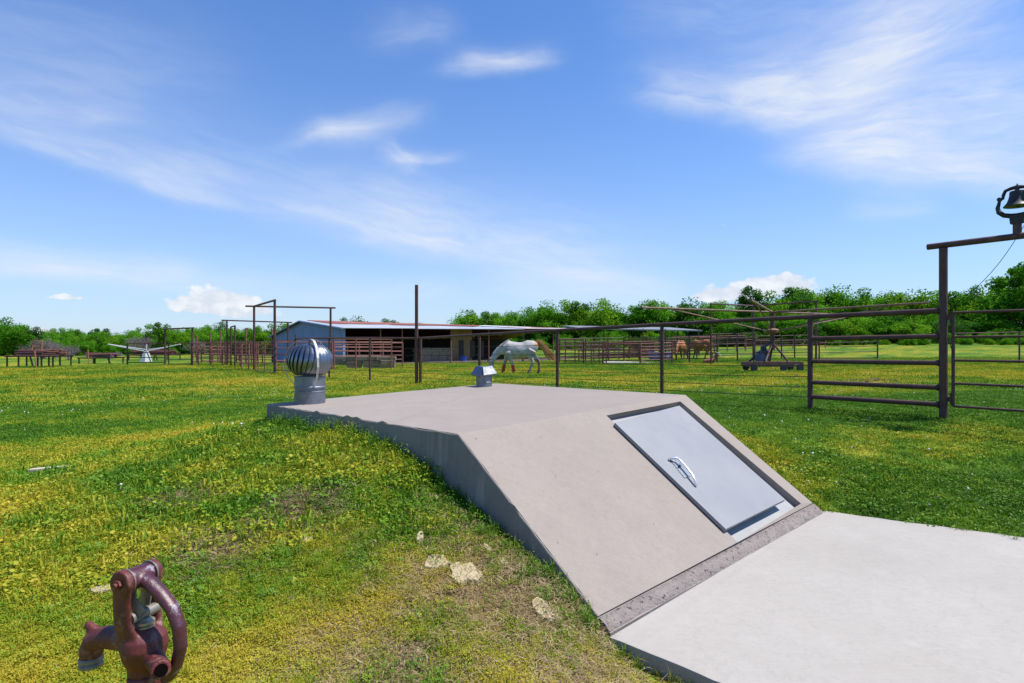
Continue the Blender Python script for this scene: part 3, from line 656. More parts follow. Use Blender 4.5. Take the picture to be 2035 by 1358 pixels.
mb = MB(); mb.tube([BL(0, .64), BL(.01, .46)], .012, 6); mb.lathe([(.0, -.035), (.03, -.02), (.035, 0), (.02, .03), (0, .035)], 10, BL(.01, .45)); build('clapper', mb, M['bellblack'], bell)
mb = MB(); c0, c1 = BL(.26, .42, -.08), Vector((g0.x + .05, g0.y - .05, g0.z + 1.53))
mb.tube([c0.lerp(c1, t) - Vector((0, 0, .22 * math.sin(math.pi * t) * (1 - .3 * t))) for t in [i / 14 for i in range(15)]], .0038, 5)
cord = build('bell_rope', mb, M['wire'], None, loc=c1); tag(cord, 'thin slack wire pulled from the bell down to the gatepost', 'cord')

# ------------------------------------------------------------------ barn
M['gable'] = material('gable_shade_blue', (.17, .24, .42), (.20, .28, .48), 1.2, .55, .0, stretch=(1, 1, .3), c3=(.145, .21, .39), s3=2.5, t3=(.55, .7))  # white sheet; blue of its skylit shade is put into the colour
M['roof_grey'] = material('roof_galvanised', (.40, .42, .46), (.50, .52, .55), .5, .5, .35, c3=(.30, .25, .24), s3=.35, t3=(.52, .75))
M['roof_red'] = material('roof_rust', (.19, .045, .03), (.27, .075, .05), .9, .75, c3=(.34, .16, .12), s3=.5, t3=(.55, .75))
M['roof_white'] = material('roof_pale', (.62, .62, .63), (.72, .72, .72), 1., .45, .1)
M['roof_pink'] = material('roof_faded', (.36, .24, .24), (.48, .42, .43), .5, .6, .1)
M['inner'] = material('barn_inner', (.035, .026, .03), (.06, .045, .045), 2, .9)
M['tan'] = material('plywood_tan', (.22, .12, .06), (.28, .16, .08), 3, .85, stretch=(1, 1, .2))
bA_ = Vector((-10.6, 38, 0)); bu = Vector((.735, .678, 0)).normalized(); bv = Vector((-.678, .735, 0)).normalized(); BL_, BW = 24.5, 11.4
def BP(s, w, z): return bA_ + bu * s + bv * w + Vector((0, 0, z))
barn = thing('barn', BP(BL_ / 2, BW / 2, .2), 'long low metal barn with gable tinted shade-blue, rusty red roof and open dark front', 'barn')
zr = 3.27; ze0, ze1, zk = 2.62, 3.02, 2.2
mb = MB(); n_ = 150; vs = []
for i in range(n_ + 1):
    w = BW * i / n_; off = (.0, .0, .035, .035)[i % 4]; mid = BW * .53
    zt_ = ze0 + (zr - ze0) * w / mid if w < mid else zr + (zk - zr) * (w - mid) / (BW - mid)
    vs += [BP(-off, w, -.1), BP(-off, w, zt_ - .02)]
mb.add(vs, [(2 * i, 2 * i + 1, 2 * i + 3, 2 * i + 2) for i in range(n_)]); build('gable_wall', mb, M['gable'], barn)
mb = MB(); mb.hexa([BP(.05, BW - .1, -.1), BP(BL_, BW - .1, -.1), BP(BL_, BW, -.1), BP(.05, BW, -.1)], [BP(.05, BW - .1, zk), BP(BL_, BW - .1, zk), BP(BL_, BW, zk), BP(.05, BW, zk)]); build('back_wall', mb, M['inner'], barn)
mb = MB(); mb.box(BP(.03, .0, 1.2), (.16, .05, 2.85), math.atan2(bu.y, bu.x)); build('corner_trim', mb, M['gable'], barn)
mid = BW * .53
def zf(s, w):   # roof height
    e = ze0 + (ze1 - ze0) * s / BL_; return e + (zr - e) * (w + .35) / (mid + .35)
def sheet(name, s0, s1, w0, w1, mat, lift=0., tri=None):
    mb = MB(); q = [(s0, w0), (s1, w0), (s1, w1), (s0, w1)] if tri is None else tri
    t = [BP(s, w, zf(s, w) + lift) for s, w in q]; mb.hexa([p - Vector((0, 0, .03)) for p in t], t) if len(t) == 4 else None
    return build(name, mb, mat, barn)
sheet('roof_sheet', -.25, 5.2, -.42, mid, M['roof_grey']); sheet('roof_sheet', 5.21, 15.5, -.30, mid, M['roof_grey'], -.035); sheet('roof_sheet', 15.51, BL_, -.38, mid, M['roof_pink'], .0)
sheet('rust_panel', 0, 0, 0, 0, M['roof_red'], .035, [(.6, mid * .52), (13.5, mid * .60), (16.5, mid - .02), (.3, mid - .02)])
sheet('pale_panel', 0, 0, 0, 0, M['roof_white'], .04, [(13.9, mid * .58), (19.8, mid * .55), (19.2, mid - .02), (16.6, mid - .02)])
sheet('rust_panel', 0, 0, 0, 0, M['roof_red'], .035, [(20.2, mid * .78), (BL_ - .3, mid * .8), (BL_ - .3, mid - .02), (19.8, mid - .02)])
mb = MB(); t = [BP(-.25, mid, zr), BP(BL_, mid, zr), BP(BL_, BW + .3, zk), BP(-.25, BW + .3, zk)]; mb.hexa([p - Vector((0, 0, .03)) for p in t], t); build('roof_back', mb, M['roof_red'], barn)
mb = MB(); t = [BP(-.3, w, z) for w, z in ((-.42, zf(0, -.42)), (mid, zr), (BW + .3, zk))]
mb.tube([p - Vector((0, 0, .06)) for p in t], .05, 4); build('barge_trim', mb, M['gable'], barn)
mb = MB(); t = [BP(.2, .1, g1(*BP(.2, .1, 0).xy) + .03), BP(BL_, .1, g1(*BP(BL_, .1, 0).xy) + .03), BP(BL_, BW, .3), BP(.2, BW, .3)]; mb.hexa([p - Vector((0, 0, .3)) for p in t], t); build('dirt_floor', mb, M['dirt'], barn)
def s_at(px): k = (px - CX) / F; return (k * bA_.y - bA_.x) / (bu.x - k * bu.y)
for px in (757, 800, 897, 972, 1041, 1100, 1158):
    s = s_at(px); q = BP(s, .05, 0); z0 = g1(q.x, q.y); pipe('post', Vector((q.x, q.y, z0 - .3)), Vector((q.x, q.y, zf(s, .05) - .04)), .05, M['pipe_red'], barn, 8)
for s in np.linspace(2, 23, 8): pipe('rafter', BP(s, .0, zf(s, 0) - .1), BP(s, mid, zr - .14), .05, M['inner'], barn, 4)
mb = MB(); s0, s1 = s_at(917), s_at(958); mb.hexa([BP(s0, 1.2, .1), BP(s1, 1.2, .1), BP(s1, 1.3, .1), BP(s0, 1.3, .1)], [BP(s0, 1.2, zf(s0, 1.2) - .05), BP(s1, 1.2, zf(s1, 1.2) - .05), BP(s1, 1.3, zf(s1, 1.3) - .05), BP(s0, 1.3, zf(s0, 1.3) - .05)]); build('plywood_partition', mb, M['tan'], barn)
for w in (0.9, 2.0, 2.9):
    mb = MB(); q = BP(s0 + w, 1.15, .25); mb.box(q + Vector((0, 0, 1.0)), (.42, .06, 1.3), math.atan2(bu.y, bu.x)); build('hung_tack', mb, M['inner'], barn, bevel=.02)
# things inside
mb = MB(); s0, s1 = s_at(848), s_at(918)
stack = thing('timber_stack', BP((s0 + s1) / 2, 1.6, .3), 'stack of grey boards lying in shade inside the barn', 'timber')
for k in range(7):
    mb = MB(); L = (s1 - s0) * random.uniform(.92, 1.0); q = BP((s0 + s1) / 2 + random.uniform(-.1, .1), 1.4, .30 + .075 + k * .15); mb.box(q, (L, .9, .13), math.atan2(bu.y, bu.x)); build('board', mb, M['sleeper'], stack, bevel=.01)
q = BP(s_at(928), .45, 0); q.z = g1(q.x, q.y) + .02
bk = thing('bucket', q, 'bright blue feed bucket on the barn floor beside the plywood', 'bucket')
mb = MB(); mb.lathe([(.22, 0), (.29, .42), (.31, .43), (.31, .46), (.28, .46), (.21, .03), (0, .03)], 20, q, cap=False); build('tub', mb, M['blue'], bk, auto=.6)
mb = MB(); mb.tube([q + Vector((.3 * math.cos(a), 0, .44 + .18 * math.sin(a))) for a in np.linspace(0, math.pi, 9)], .01, 5); build('bail', mb, M['wire'], bk)
# lean-to roof over the far pens
lt = thing('lean_to', GP(1270, 55), 'thin flat tin awning on poles at the right end of the barn', 'awning')
a, b = P(1160, 652.5, 54.5), P(1396, 656.5, 56); k = Vector((-1.5, 6, .45))
mb = MB(); mb.hexa([p - Vector((0, 0, .10)) for p in (a, b, b + k, a + k)], [a, b, b + k, a + k]); build('tin_roof', mb, material('awning_tin', (.17, .175, .19), (.24, .245, .26), .6, .55, .2), lt)
for px, d in ((1200, 55), (1278, 55.3), (1322, 55.6), (1347, 58), (1388, 56), (1250, 60)): g = GP(px, d); pipe('pole', g - Vector((0, 0, .3)), Vector((g.x, g.y, a.z - .02)), .06, M['pipe'], lt)

# sleepers stacked by the barn
sl = [[(668, 708, .92), (708, 752, 1.0), (752, 787, 1.0)], [(664, 688, 1), (688, 722, 1), (722, 757, 1), (757, 786, 1)], [(690, 718, 1), (722, 752, 1), (752, 785, 1)]]
rown = ['top row', 'middle row', 'bottom row']; zb0 = [.44, .215, -.01]; pos = ['leftmost', 'second', 'third', 'last']
for r_ in range(3):
    for j, (x0, x1, _) in enumerate(sl[r_]):
        d = 32.6; a, b = GP(x0, d), GP(x1, d); c = a.lerp(b, .5); zc = zb0[r_] + g1(c.x, c.y) + random.uniform(-.01, .01)
        t_ = MB(); L = (b - a).length - .02; t_.box(Vector((c.x, c.y + random.uniform(-.05, .05), zc + .105)), (L, .28 if r_ else .3, .205), random.uniform(-.02, .02))
        o = build('railway_sleeper', t_, M['sleeper'], None, bevel=.02, loc=(c.x, c.y, zc))
        if r_ == 0: o.rotation_euler.y = (-.03, .0, .02)[j]
        tag(o, f'weathered wooden railway sleeper, {pos[j] if j < len(sl[r_]) - 1 else "rightmost"} in the {rown[r_]} of the stack', 'sleeper', 'sleepers stacked in front of the barn')

# ------------------------------------------------------------------ pens on the left
def frame(label, pts, beams, r=.05, mat=None, name='pipe_arch', group=None, short=None):
    """tall pipe uprights joined overhead; pts: (px, d, top row), beams: point index pairs with overhang"""
    mat = mat or M['pipe']; gs = [GP(px, d) for px, d, _ in pts]; tops = [P(px, py, d) for px, d, py in pts]
    t_ = thing(name, gs[0], label, 'pipe frame', group)
    for g, t in zip(gs, tops): pipe('upright', g - Vector((0, 0, .3)), Vector((g.x, g.y, t.z)), r, mat, t_, 8)
    for i, j, o0, o1 in beams:
        a, b = tops[i], tops[j]; u = (b - a).normalized(); pipe('beam', a - u * o0, b + u * o1, r * .85, mat, t_, 8)
    return t_
frame('tall rusty pipe arch left of the barn, its three uprights joined overhead', [(505, 30, 609), (657, 31.6, 612), (546, 26.5, 597)], [(0, 1, .4, .25), (0, 2, 0, .08)], .055)
frame('wide lower pipe arch behind the tall one, beam reaching the barn', [(451, 37, 637), (572, 38, 641)], [(0, 1, .3, .25)], .05)
frame('narrow pipe arch with short top, between the two wide arches', [(459, 37, 650), (467, 34.5, 648)], [(0, 1, 0, 0)], .05)
frame('square pipe gate frame beside the white walker', [(328, 39, 654), (382, 38.5, 652)], [(0, 1, .15, .15)], .055)
panel('rusty four-rail panel in front of the white walker', 'fence panel', (253, 39.2), (328, 39), [.18, .5, .82, 1.42], (0, 1), .03, .05, M['pipe'])
panel('rusty gate leaf inside the square pipe frame', 'gate', (335, 38.8), (380, 38.6), [.08, .36, .74, 1.4], (0, 1), .025, .03, M['pipe'], low=.05, name='livestock_gate')
panel('long rusty pen fence right of the square gate frame', 'pen fence', (383, 38.4), (459, 37), [.25, .55, .82, 1.05, 1.42], (0, .15, .47, .78, 1), .028, .045)
panel('pen fence climbing from the narrow arch to the tall arch', 'pen fence', (467, 34.5), (505, 30), [.3, .75, 1.1, 1.4], (0, .38, .75), .03, .045)
panel('red gate leaf hung in the tall arch', 'gate', (509, 29.8), (546, 26.6), [.04, .42, .80, 1.10, 1.42], (0, .12, .5, 1), .022, .026, name='livestock_gate', low=.02)
panel('pink-rust fence panel behind the turbine vent', 'fence panel', (548, 26.8), (586, 25), [.15, .5, .85, 1.1, 1.42], (0, 1), .028, .04)
panel('red pipe panel leaning before the open barn front', 'fence panel', (664, 30), (778, 31), [.72, .98, 1.14, 1.28, 1.42, 1.55], (0, .37, 1), .026, .035)
panel('second red panel behind the first, before the barn', 'fence panel', (690, 33.5), (800, 34), [.9, 1.15, 1.42], (0, .45, 1), .022, .03)
for k, (a, b, hs, lab) in enumerate([((391, 47), (500, 45), [.3, .6, .9, 1.2, 1.5], 'farther pen fence seen through the long pen fence'), ((440, 52), (560, 50), [.3, .6, .9, 1.2, 1.5], 'rearmost pen fence ending at the barn gable'), ((400, 43), (455, 44), [.2, .45, .7, .95, 1.2], 'small red panel inside the left pens')]):
    panel(lab, 'pen fence', a, b, hs, (0, .3, .6, 1), .03, .045, M['pipe_red'])
for a, b, hs, lab, r_ in [((548, 29.5), (660, 30.5), [.2, .5, .8, 1.1, 1.4], 'pink-rust pen fence between the tall arch uprights', .03), ((664, 34.5), (800, 37), [.15, .4, .65, .9, 1.15, 1.4], 'close-railed red fence running behind the sleepers', .028), ((420, 40), (505, 36), [.2, .42, .64, .86, 1.08, 1.3, 1.5], 'close-railed rusty fence inside the left pens', .03), ((470, 42), (545, 40), [.3, .55, .8, 1.05, 1.3], 'rusty fence inside the left pens, nearest the gable', .03), ((1160, 42), (1205, 40.2), [.2, .45, .7, .95, 1.2, 1.45], 'short rusty fence joining the barn to the pale slab', .03), ((1105, 44), (1160, 42), [.2, .45, .7, .95, 1.2, 1.45, 1.7], 'bright-railed fence right behind the fence post by the horse tail', .036)]:
    panel(lab, 'pen fence', a, b, hs, (0, .35, .7, 1), r_, .045, M['pipe_red'])
tp = thing('tall_poles', GP(420, 43), 'row of bare rusty poles standing above the left pens', 'poles')
for px, d, top in ((391, 43, 667), (418, 43, 662), (438, 44, 658), (489, 45, 652), (541, 46, 655)): g = GP(px, d); pipe('pole', g - Vector((0, 0, .3)), Vector((g.x, g.y, P(px, top, d).z)), .06, M['pipe_red'], tp)

# ------------------------------------------------------------------ pens on the right
panel('pale-topped pen panel standing on the concrete slab, left one', 'fence panel', (1198, 40), (1272, 39.6), [.25, .46, .68, .9, 1.12, 1.33], (0, 1), .03, .05)
panel('pale-topped pen panel standing on the concrete slab, right one', 'fence panel', (1273, 39.5), (1336, 40), [.25, .46, .68, .9, 1.12, 1.33], (0, 1), .03, .045)
panel('high rusty pen fence under the awning', 'pen fence', (1112, 45), (1240, 46), [.35, .65, .95, 1.25, 1.52, 1.75], (0, .4, .75, 1), .032, .05, M['pipe'])
panel('long rusty pen fence in front of the brown horses', 'pen fence', (1240, 45.5), (1414, 38), [.28, .52, .78, 1.02, 1.26, 1.52, 1.74], (0, .45, .52, .78), .03, .05, M['pipe'])
panel('rusty arena fence left of the rusty carousel', 'pen fence', (1414, 38), (1500, 41), [.42, .8, 1.15, 1.55, 1.82], (.12, .58, 1), .03, .05, M['pipe'])
panel('dark arena fence behind the rusty carousel', 'pen fence', (1500, 41), (1605, 42), [.25, .6, .95, 1.3, 1.62], (0, .5, .75), .026, .045, M['pipe'])
for j, (d, x0, x1, hs, lab) in enumerate([(52, 1190, 1345, [.3, .5, .7, .9, 1.1, 1.3], 'red panels stacked deep inside the right pens'), (60, 1390, 1482, [.8, .95, 1.1, 1.25, 1.4, 1.55], 'red rail panels leaning together behind the arena fence'), (66, 1480, 1640, [.5, .7, .9, 1.1], 'low far rail fence beyond the carousel'), (49, 1230, 1330, [.2, .45, .7, .95, 1.2], 'bright red inner pen fence beside the blue tank'), (46.5, 1150, 1300, [.2, .4, .6, .8, 1., 1.2, 1.4], 'close-railed red fence inside the right pens, behind the pale slab'), (51, 1335, 1425, [.2, .4, .6, .8, 1., 1.2, 1.4, 1.6], 'close-railed red fence behind the brown horses'), (56, 1250, 1420, [.5, .7, .9, 1.1, 1.3, 1.5], 'rearmost red fence below the tin awning')]):
    panel(lab, 'fence panel', (x0, d), (x1, d), hs, (0, .2, .4, .6, .8, 1), .04, .05, M['pipe_red'])
panel('short dark panel standing alone on the field behind the brace rails', 'fence panel', (1628, 38), (1744, 38.2), [.12, .5, .85, 1.12, 1.38], (0, 1), .026, .045, M['pipe'])
panel('dark two-rail run across the field behind the pipe gate', 'fence panel', (1893, 30), (2110, 29), [1.46, .08], (.62,), .028, .04, M['pipe'])
hp = thing('hoop', GP(1622, 38), 'bent pipe hoop at the end of the lone field panel', 'pipe hoop'); g = GP(1618, 38.5)
mb = MB(); mb.tube([g + Vector((x, 0, z)) for x, z in ((-.35, 1.62), (-.1, 1.62), (.05, 1.5), (.08, 1.2), (.08, -.1))], .03, 8); build('bent_pipe', mb, M['pipe'], hp, auto=.8)
frame('tall dark pipe portal behind the rusty carousel', [(1413, 35, 604), (1497, 40, 608), (1622, 34, 599)], [(0, 1, .1, 0), (1, 2, 0, .12)], .055)
# slab, tank
mb = MB(); a, b = GP(1202, 40.6), GP(1340, 40.6); t = [a, b, b + Vector((.6, 3.4, 0)), a + Vector((.3, 3.4, 0))]; t = [Vector((p.x, p.y, g1(a.x, a.y) + .10)) for p in t]
mb.hexa([p - Vector((0, 0, .4)) for p in t], t); sl_ = build('concrete_slab', mb, M['conc_pad'], None, loc=a); tag(sl_, kind='structure')
q = GP(1312, 44.2); tk = thing('water_tank', q, 'blue and white water trough behind the pen rails', 'trough')
mb = MB(); mb.lathe([(.80, 0), (.84, .5), (.87, .52), (.87, .56), (.80, .56), (.76, .1), (0, .1)], 28, q + Vector((0, 0, .08)), cap=False); build('tub', mb, material('trough_blue', (.06, .14, .38), (.10, .2, .44), 3, .5), tk, auto=.6)
mb = MB(); mb.lathe([(.845, .18), (.865, .19), (.868, .26), (.85, .27)], 28, q + Vector((0, 0, .08)), cap=False); build('band', mb, M['white'], tk)
# roping dummy
q = GP(1408, 36.4); rd = thing('roping_dummy', q, 'small brown roping steer dummy with white horns by the portal post', 'roping dummy'); rd_m = material('dummy_brown', (.14, .05, .03), (.20, .08, .05), 6, .8)
mb = MB(); mb.tube([q + Vector((x, 0, z)) for x, z in ((-.30, .14), (.0, .19), (.3, .22), (.42, .42), (.5, .62))], [.10, .14, .13, .10, .09], 10); mb.tube([q + Vector((.48, 0, .60)), q + Vector((.62, -.1, .46))], [.09, .05], 8); fused_obj('body', mb, .03, rd_m, rd, 3)
for s in (-1, 1):
    mb = MB(); mb.tube([q + Vector((.5, 0, .68)), q + Vector((.58, s * .16, .66)), q + Vector((.70, s * .24, .38))], [.03, .028, .008], 8); build('horn', mb, M['white'], rd, auto=.8)
for x in (-.25, .28): pipe('leg', q + Vector((x, 0, -.1)), q + Vector((x, 0, .14)), .03, rd_m, rd)

# ------------------------------------------------------------------ walkers
hub = GP(1535, 26); zh = 2.93; wk = thing('horse_walker', hub, 'rusty horse walker carousel with long arms on a low trailer frame', 'horse walker')
rust = material('walker_rust', (.13, .055, .036), (.22, .11, .07), 5, .75, c3=(.10, .045, .035), s3=4, t3=(.5, .7), bump=.3)
armm = material('walker_arm', (.13, .075, .055), (.22, .14, .10), 6, .7, c3=(.08, .04, .035), s3=2, t3=(.5, .7))
W = lambda x, y, z: hub + Vector((x, y, z))
mb = MB(); mb.box(W(.0, -.35, .30), (2.15, .10, .22), .0); build('frame_rail', mb, rust, wk, bevel=.01)
mb = MB(); mb.box(W(.0, .45, .30), (2.15, .10, .22), .0); build('frame_rail', mb, rust, wk, bevel=.01)
for x in (-1.1, 1.1): mb = MB(); mb.box(W(x, .05, .29), (.12, .92, .20)); build('frame_end', mb, rust, wk, bevel=.01)
for x, y in ((-.95, -.4), (1.0, -.4), (-.95, .5), (1.0, .5), (.3, -.4)):
    mb = MB(); mb.tube([W(x, y - .05, .14), W(x, y + .05, .14)], .14, 14); build('wheel', mb, M['dark_steel'], wk, bevel=.01)
for a, b, m in (((-.45, -.35, .4), (.0, 0, 1.25), armm), ((.55, -.3, .4), (.02, 0, 1.2), M['pipe']), ((.05, .4, .4), (.02, 0, 1.2), M['pipe']), ((-1.0, .0, .4), (-.03, 0, 1.3), M['dark_steel'])): pipe('leg', W(*a), W(*b), .045, m, wk)
pipe('mast', W(0, 0, .9), W(0, 0, zh - hub.z + .05), .10, M['pipe'], wk, 12)
mb = MB(); mb.lathe([(.10, 1.60), (.22, 1.62), (.27, 1.68), (.27, 1.76), (.21, 1.81), (.12, 1.83)], 20, hub); build('hub_drum', mb, rust, wk, auto=.6)
mb = MB(); mb.box(W(-.30, 0, .66), (.32, .3, .44)); mb.tube([W(-.32, 0, .86), W(-.42, 0, 1.08)], .11, 10); build('gearbox', mb, M['dark_steel'], wk, bevel=.03)
mb = MB(); mb.tube([W(-.62, -.32, .55), W(-.62, -.18, .55)], .22, 16); mb.tube([W(-.62, -.3, .2), W(-.6, -.3, .95)], .035, 8); build('motor', mb, M['machine_blue'], wk, bevel=.01)
pipe('lever', W(-.85, -.1, .4), W(-.85, -.1, .8), .03, M['pipe'], wk); pipe('lever_bar', W(-.85, -.1, .8), W(-.5, -.1, .8), .03, M['pipe'], wk)
for dx, dy, up in ((-6.3, -3.1, 0), (-3.5, -6.5, .02), (2.85, -5.6, 0), (6.3, 3.1, 0)):
    tip = Vector((hub.x + dx, hub.y + dy, zh + up)); root_ = Vector((hub.x, hub.y, zh)); pipe('arm', root_, tip, .042, armm, wk, 8)
    k = root_.lerp(tip, .80); k.z -= .02; pipe('arm_strut', W(dx * .05, dy * .05, 1.72), k, .03, armm, wk, 6)
    e = tip; u = Vector((dx, dy, 0)).normalized(); pipe('tie_hook', e, e - u * .05 - Vector((0, 0, .12)), .015, M['wire'], wk, 5)
h2 = GP(291, 49); ww = thing('white_walker', h2, 'white horse walker with raised arms on a cone base in the left field', 'horse walker')
mb = MB(); mb.lathe([(.50, -.05), (.44, .12), (.24, .72), (.16, .84)], 5, h2); build('cone_base', mb, M['white'], ww)
pipe('mast', h2 + Vector((0, 0, .8)), h2 + Vector((0, 0, 1.42)), .05, M['white'], ww)
for s, e in ((-1, 3.1), (1, 2.75)):
    for w, dz in ((-.14, 0), (.14, .0)):
        mb = MB(); mb.tube([h2 + Vector((s * .1, w, .86 + (w > 0) * .12)), h2 + Vector((s * 1.4, w * .8, 1.10 + (w > 0) * .06)), h2 + Vector((s * e, w * .3, 1.42))], .045, 6); build('arm', mb, M['white'], ww)

# ------------------------------------------------------------------ scrap racks in the left field
def rack(label, px0, px1, d, top, ptop, nleg, plab, pm, tilt=0.):
    a, b = GP(px0, d), GP(px1, d); t_ = thing('storage_rack', a.lerp(b, .5), label, 'rack', 'pipe racks in the left field'); g = lambda f, y: (lambda q: Vector((q.x, q.y + y, g1(q.x, q.y + y))))(a.lerp(b, f))
    for i in range(nleg):
        for y in (0, 1.2): q = g((i + .3 * (y > 0)) / (nleg - .7), y); ln = .25 if i == 2 and y == 0 else 0; pipe('leg', q + Vector((ln, 0, -.2)), q + Vector((0, 0, top)), .05, M['pipe'], t_)
    for y in (0, 1.2): pipe('beam', g(0, y) + Vector((-.15, 0, top)), g(1, y) + Vector((.15, 0, top)), .05, M['pipe'], t_)
    p_ = thing('pipe_pile', a.lerp(b, .5) + Vector((0, .6, top)), plab, 'scrap pile', 'pipe piles on the racks'); rn = random.Random(px0 + 5)
    for k in range(26):
        L = rn.uniform(.55, 1.0); f0 = rn.uniform(0, 1 - L); y = rn.uniform(.05, 1.15); z = top + .08 + (ptop - top) * (k / 26) * rn.uniform(.6, 1.)
        pipe('scrap_pipe', g(f0, y) + Vector((0, 0, z)), g(f0 + L, y + rn.uniform(-.2, .2)) + Vector((0, 0, z + rn.uniform(-.08, .08))), rn.uniform(.03, .055), pm[k % len(pm)], p_, 6)
    return t_
pur = material('scrap_blue', (.10, .11, .16), (.16, .15, .2), 4, .6); mar = material('scrap_maroon', (.13, .04, .05), (.2, .06, .06), 4, .7); org = material('scrap_rust', (.24, .085, .05), (.33, .14, .09), 4, .8)
rack('long rack of rust-orange pipes at the far left', 14, 112, 36, .66, 1.0, 5, 'heap of rust-orange pipes on the far left rack', [M['pipe_red'], org, M['pipe']])
rack('small low rack between the far left rack and the white walker', 157, 223, 43, .42, .72, 3, 'blue and maroon scrap on the small low rack', [pur, mar, M['pipe_red']])
rack('low rack behind the white walker', 256, 343, 54, .5, .85, 4, 'maroon pipes on the rack behind the white walker', [mar, M['pipe'], M['pipe_red']])
q = GP(73, 36.6, .95); ch = thing('scrap_frame', q, 'rusty chair-like frame sitting on the far left pipe heap', 'scrap frame')
for x in (-.28, .28): pipe('upright', q + Vector((x, 0, 0)), q + Vector((x * 1.05, .1, .62)), .035, org, ch)
for z in (.25, .42, .6): pipe('slat', q + Vector((-.28, .06, z)), q + Vector((.28, .06, z)), .03, org, ch)
sp = thing('marker_post', GP(72, 35), 'thin rusty post leaning in front of the far left rack', 'post'); standing(73, 35, -.3, 1.0, .035, org, sp, 'shaft', -.12)
sp = thing('marker_post', GP(177, 41.5), 'thin rusty post in front of the small low rack', 'post'); standing(177, 41.5, -.3, 1.05, .03, org, sp, 'shaft', -.08)
# ------------------------------------------------------------------ horses
def horse_mesh(paint):
    mb = MB()
    def ring_tube(pts, n=16):   # (x, y, z, half width, half height)
        vs = []
        for i, (x, y, z, hw, hh) in enumerate(pts):
            x0, z0 = pts[max(i - 1, 0)][0], pts[max(i - 1, 0)][2]; x1, z1 = pts[min(i + 1, len(pts) - 1)][0], pts[min(i + 1, len(pts) - 1)][2]
            t = Vector((x1 - x0, 0, z1 - z0)).normalized(); up = Vector((-t.z, 0, t.x))
            for j in range(n):
                a = 2 * math.pi * j / n; vs.append(Vector((x, y, z)) + up * (math.sin(a) * hh) + Vector((0, 1, 0)) * (math.cos(a) * hw))
        k = len(pts); fs = [(i * n + j, i * n + (j + 1) % n, (i + 1) * n + (j + 1) % n, (i + 1) * n + j) for i in range(k - 1) for j in range(n)]
        mb.add(vs, fs + [tuple(range(n))[::-1], tuple((k - 1) * n + j for j in range(n))])
    # trunk: chest to buttocks
    ring_tube([(-.70, 0, .98, .10, .14), (-.62, 0, 1.0, .19, .27), (-.45, 0, 1.06, .24, .35), (-.25, 0, 1.02, .27, .375), (.0, 0, .99, .30, .365), (.25, 0, 1.03, .29, .34), (.45, 0, 1.12, .27, .335), (.62, 0, 1.15, .24, .29), (.76, 0, 1.12, .19, .25), (.86, 0, 1.09, .09, .15)])
    mb.lathe([(.0, -.14), (.07, -.08), (.09, 0), (.07, .06), (0, .1)], 10, (-.42, 0, 1.36))         # withers
    # neck down to grazing head
    ring_tube([(-.42, 0, 1.14, .15, .29), (-.62, 0, 1.10, .13, .235), (-.82, 0, .98, .105, .19), (-.98, 0, .82, .09, .155), (-1.08, 0, .66, .085, .135), (-1.12, 0, .56, .08, .12)], 14)
    ring_tube([(-1.13, 0, .62, .07, .07), (-1.17, 0, .54, .095, .125), (-1.165, 0, .42, .088, .125), (-1.13, 0, .29, .065, .09), (-1.10, 0, .18, .055, .07), (-1.08, 0, .10, .06, .068), (-1.07, 0, .06, .04, .045)], 12)
    for s in (-1, 1): mb.tube([(-1.17, s * .05, .62), (-1.21, s * .075, .67), (-1.26, s * .085, .71)], [.028, .035, .008], 8, flat=.5)
    # fore legs: shoulder, elbow, knee (bends back), fetlock, hoof
    for s, dx in ((-1, -.20), (1, -.66)):
        y = s * .15; k = -.44
        ring = [((k, y, .95), .155), ((k + (dx - k) * .25, y, .76), .12), ((k + (dx - k) * .62, y * .95, .50), .068), ((k + (dx - k) * .74, y * .95, .43), .068), ((k + (dx - k) * .9, y * .93, .24), .048), ((dx, y * .93, .12), .055), ((dx - .04, y * .93, .055), .048), ((dx - .05, y * .93, .0), .066)]
        mb.tube([p for p, _ in ring], [r for _, r in ring], 10)
    # hind legs: hip, stifle forward, hock back, shank, hoof
    for s, dx in ((-1, .44), (1, .87)):
        y = s * .15; h = dx - .52
        ring = [((.58, y, 1.02), .21), ((.50 + h * .35, y * 1.05, .80), .155), ((.60 + h * .5, y, .64), .10), ((.665 + h * .62, y * .95, .52), .070), ((.66 + h * .68, y * .93, .45), .063), ((.59 + h * .88, y * .93, .25), .052), ((.545 + h, y * .93, .12), .056), ((.50 + h, y * .93, .055), .05), ((.48 + h, y * .93, .0), .068)]
        mb.tube([p for p, _ in ring], [r for _, r in ring], 10)
    me = fuse(mb, .026, 6, 'body')
    ca = me.color_attributes.new('coat', 'FLOAT_COLOR', 'POINT'); co = np.empty(len(me.vertices) * 3); me.vertices.foreach_get('co', co); co = co.reshape(-1, 3)
    ca.data.foreach_set('color', np.c_[paint(co), np.ones(len(co))].astype(np.float32).ravel())
    return me
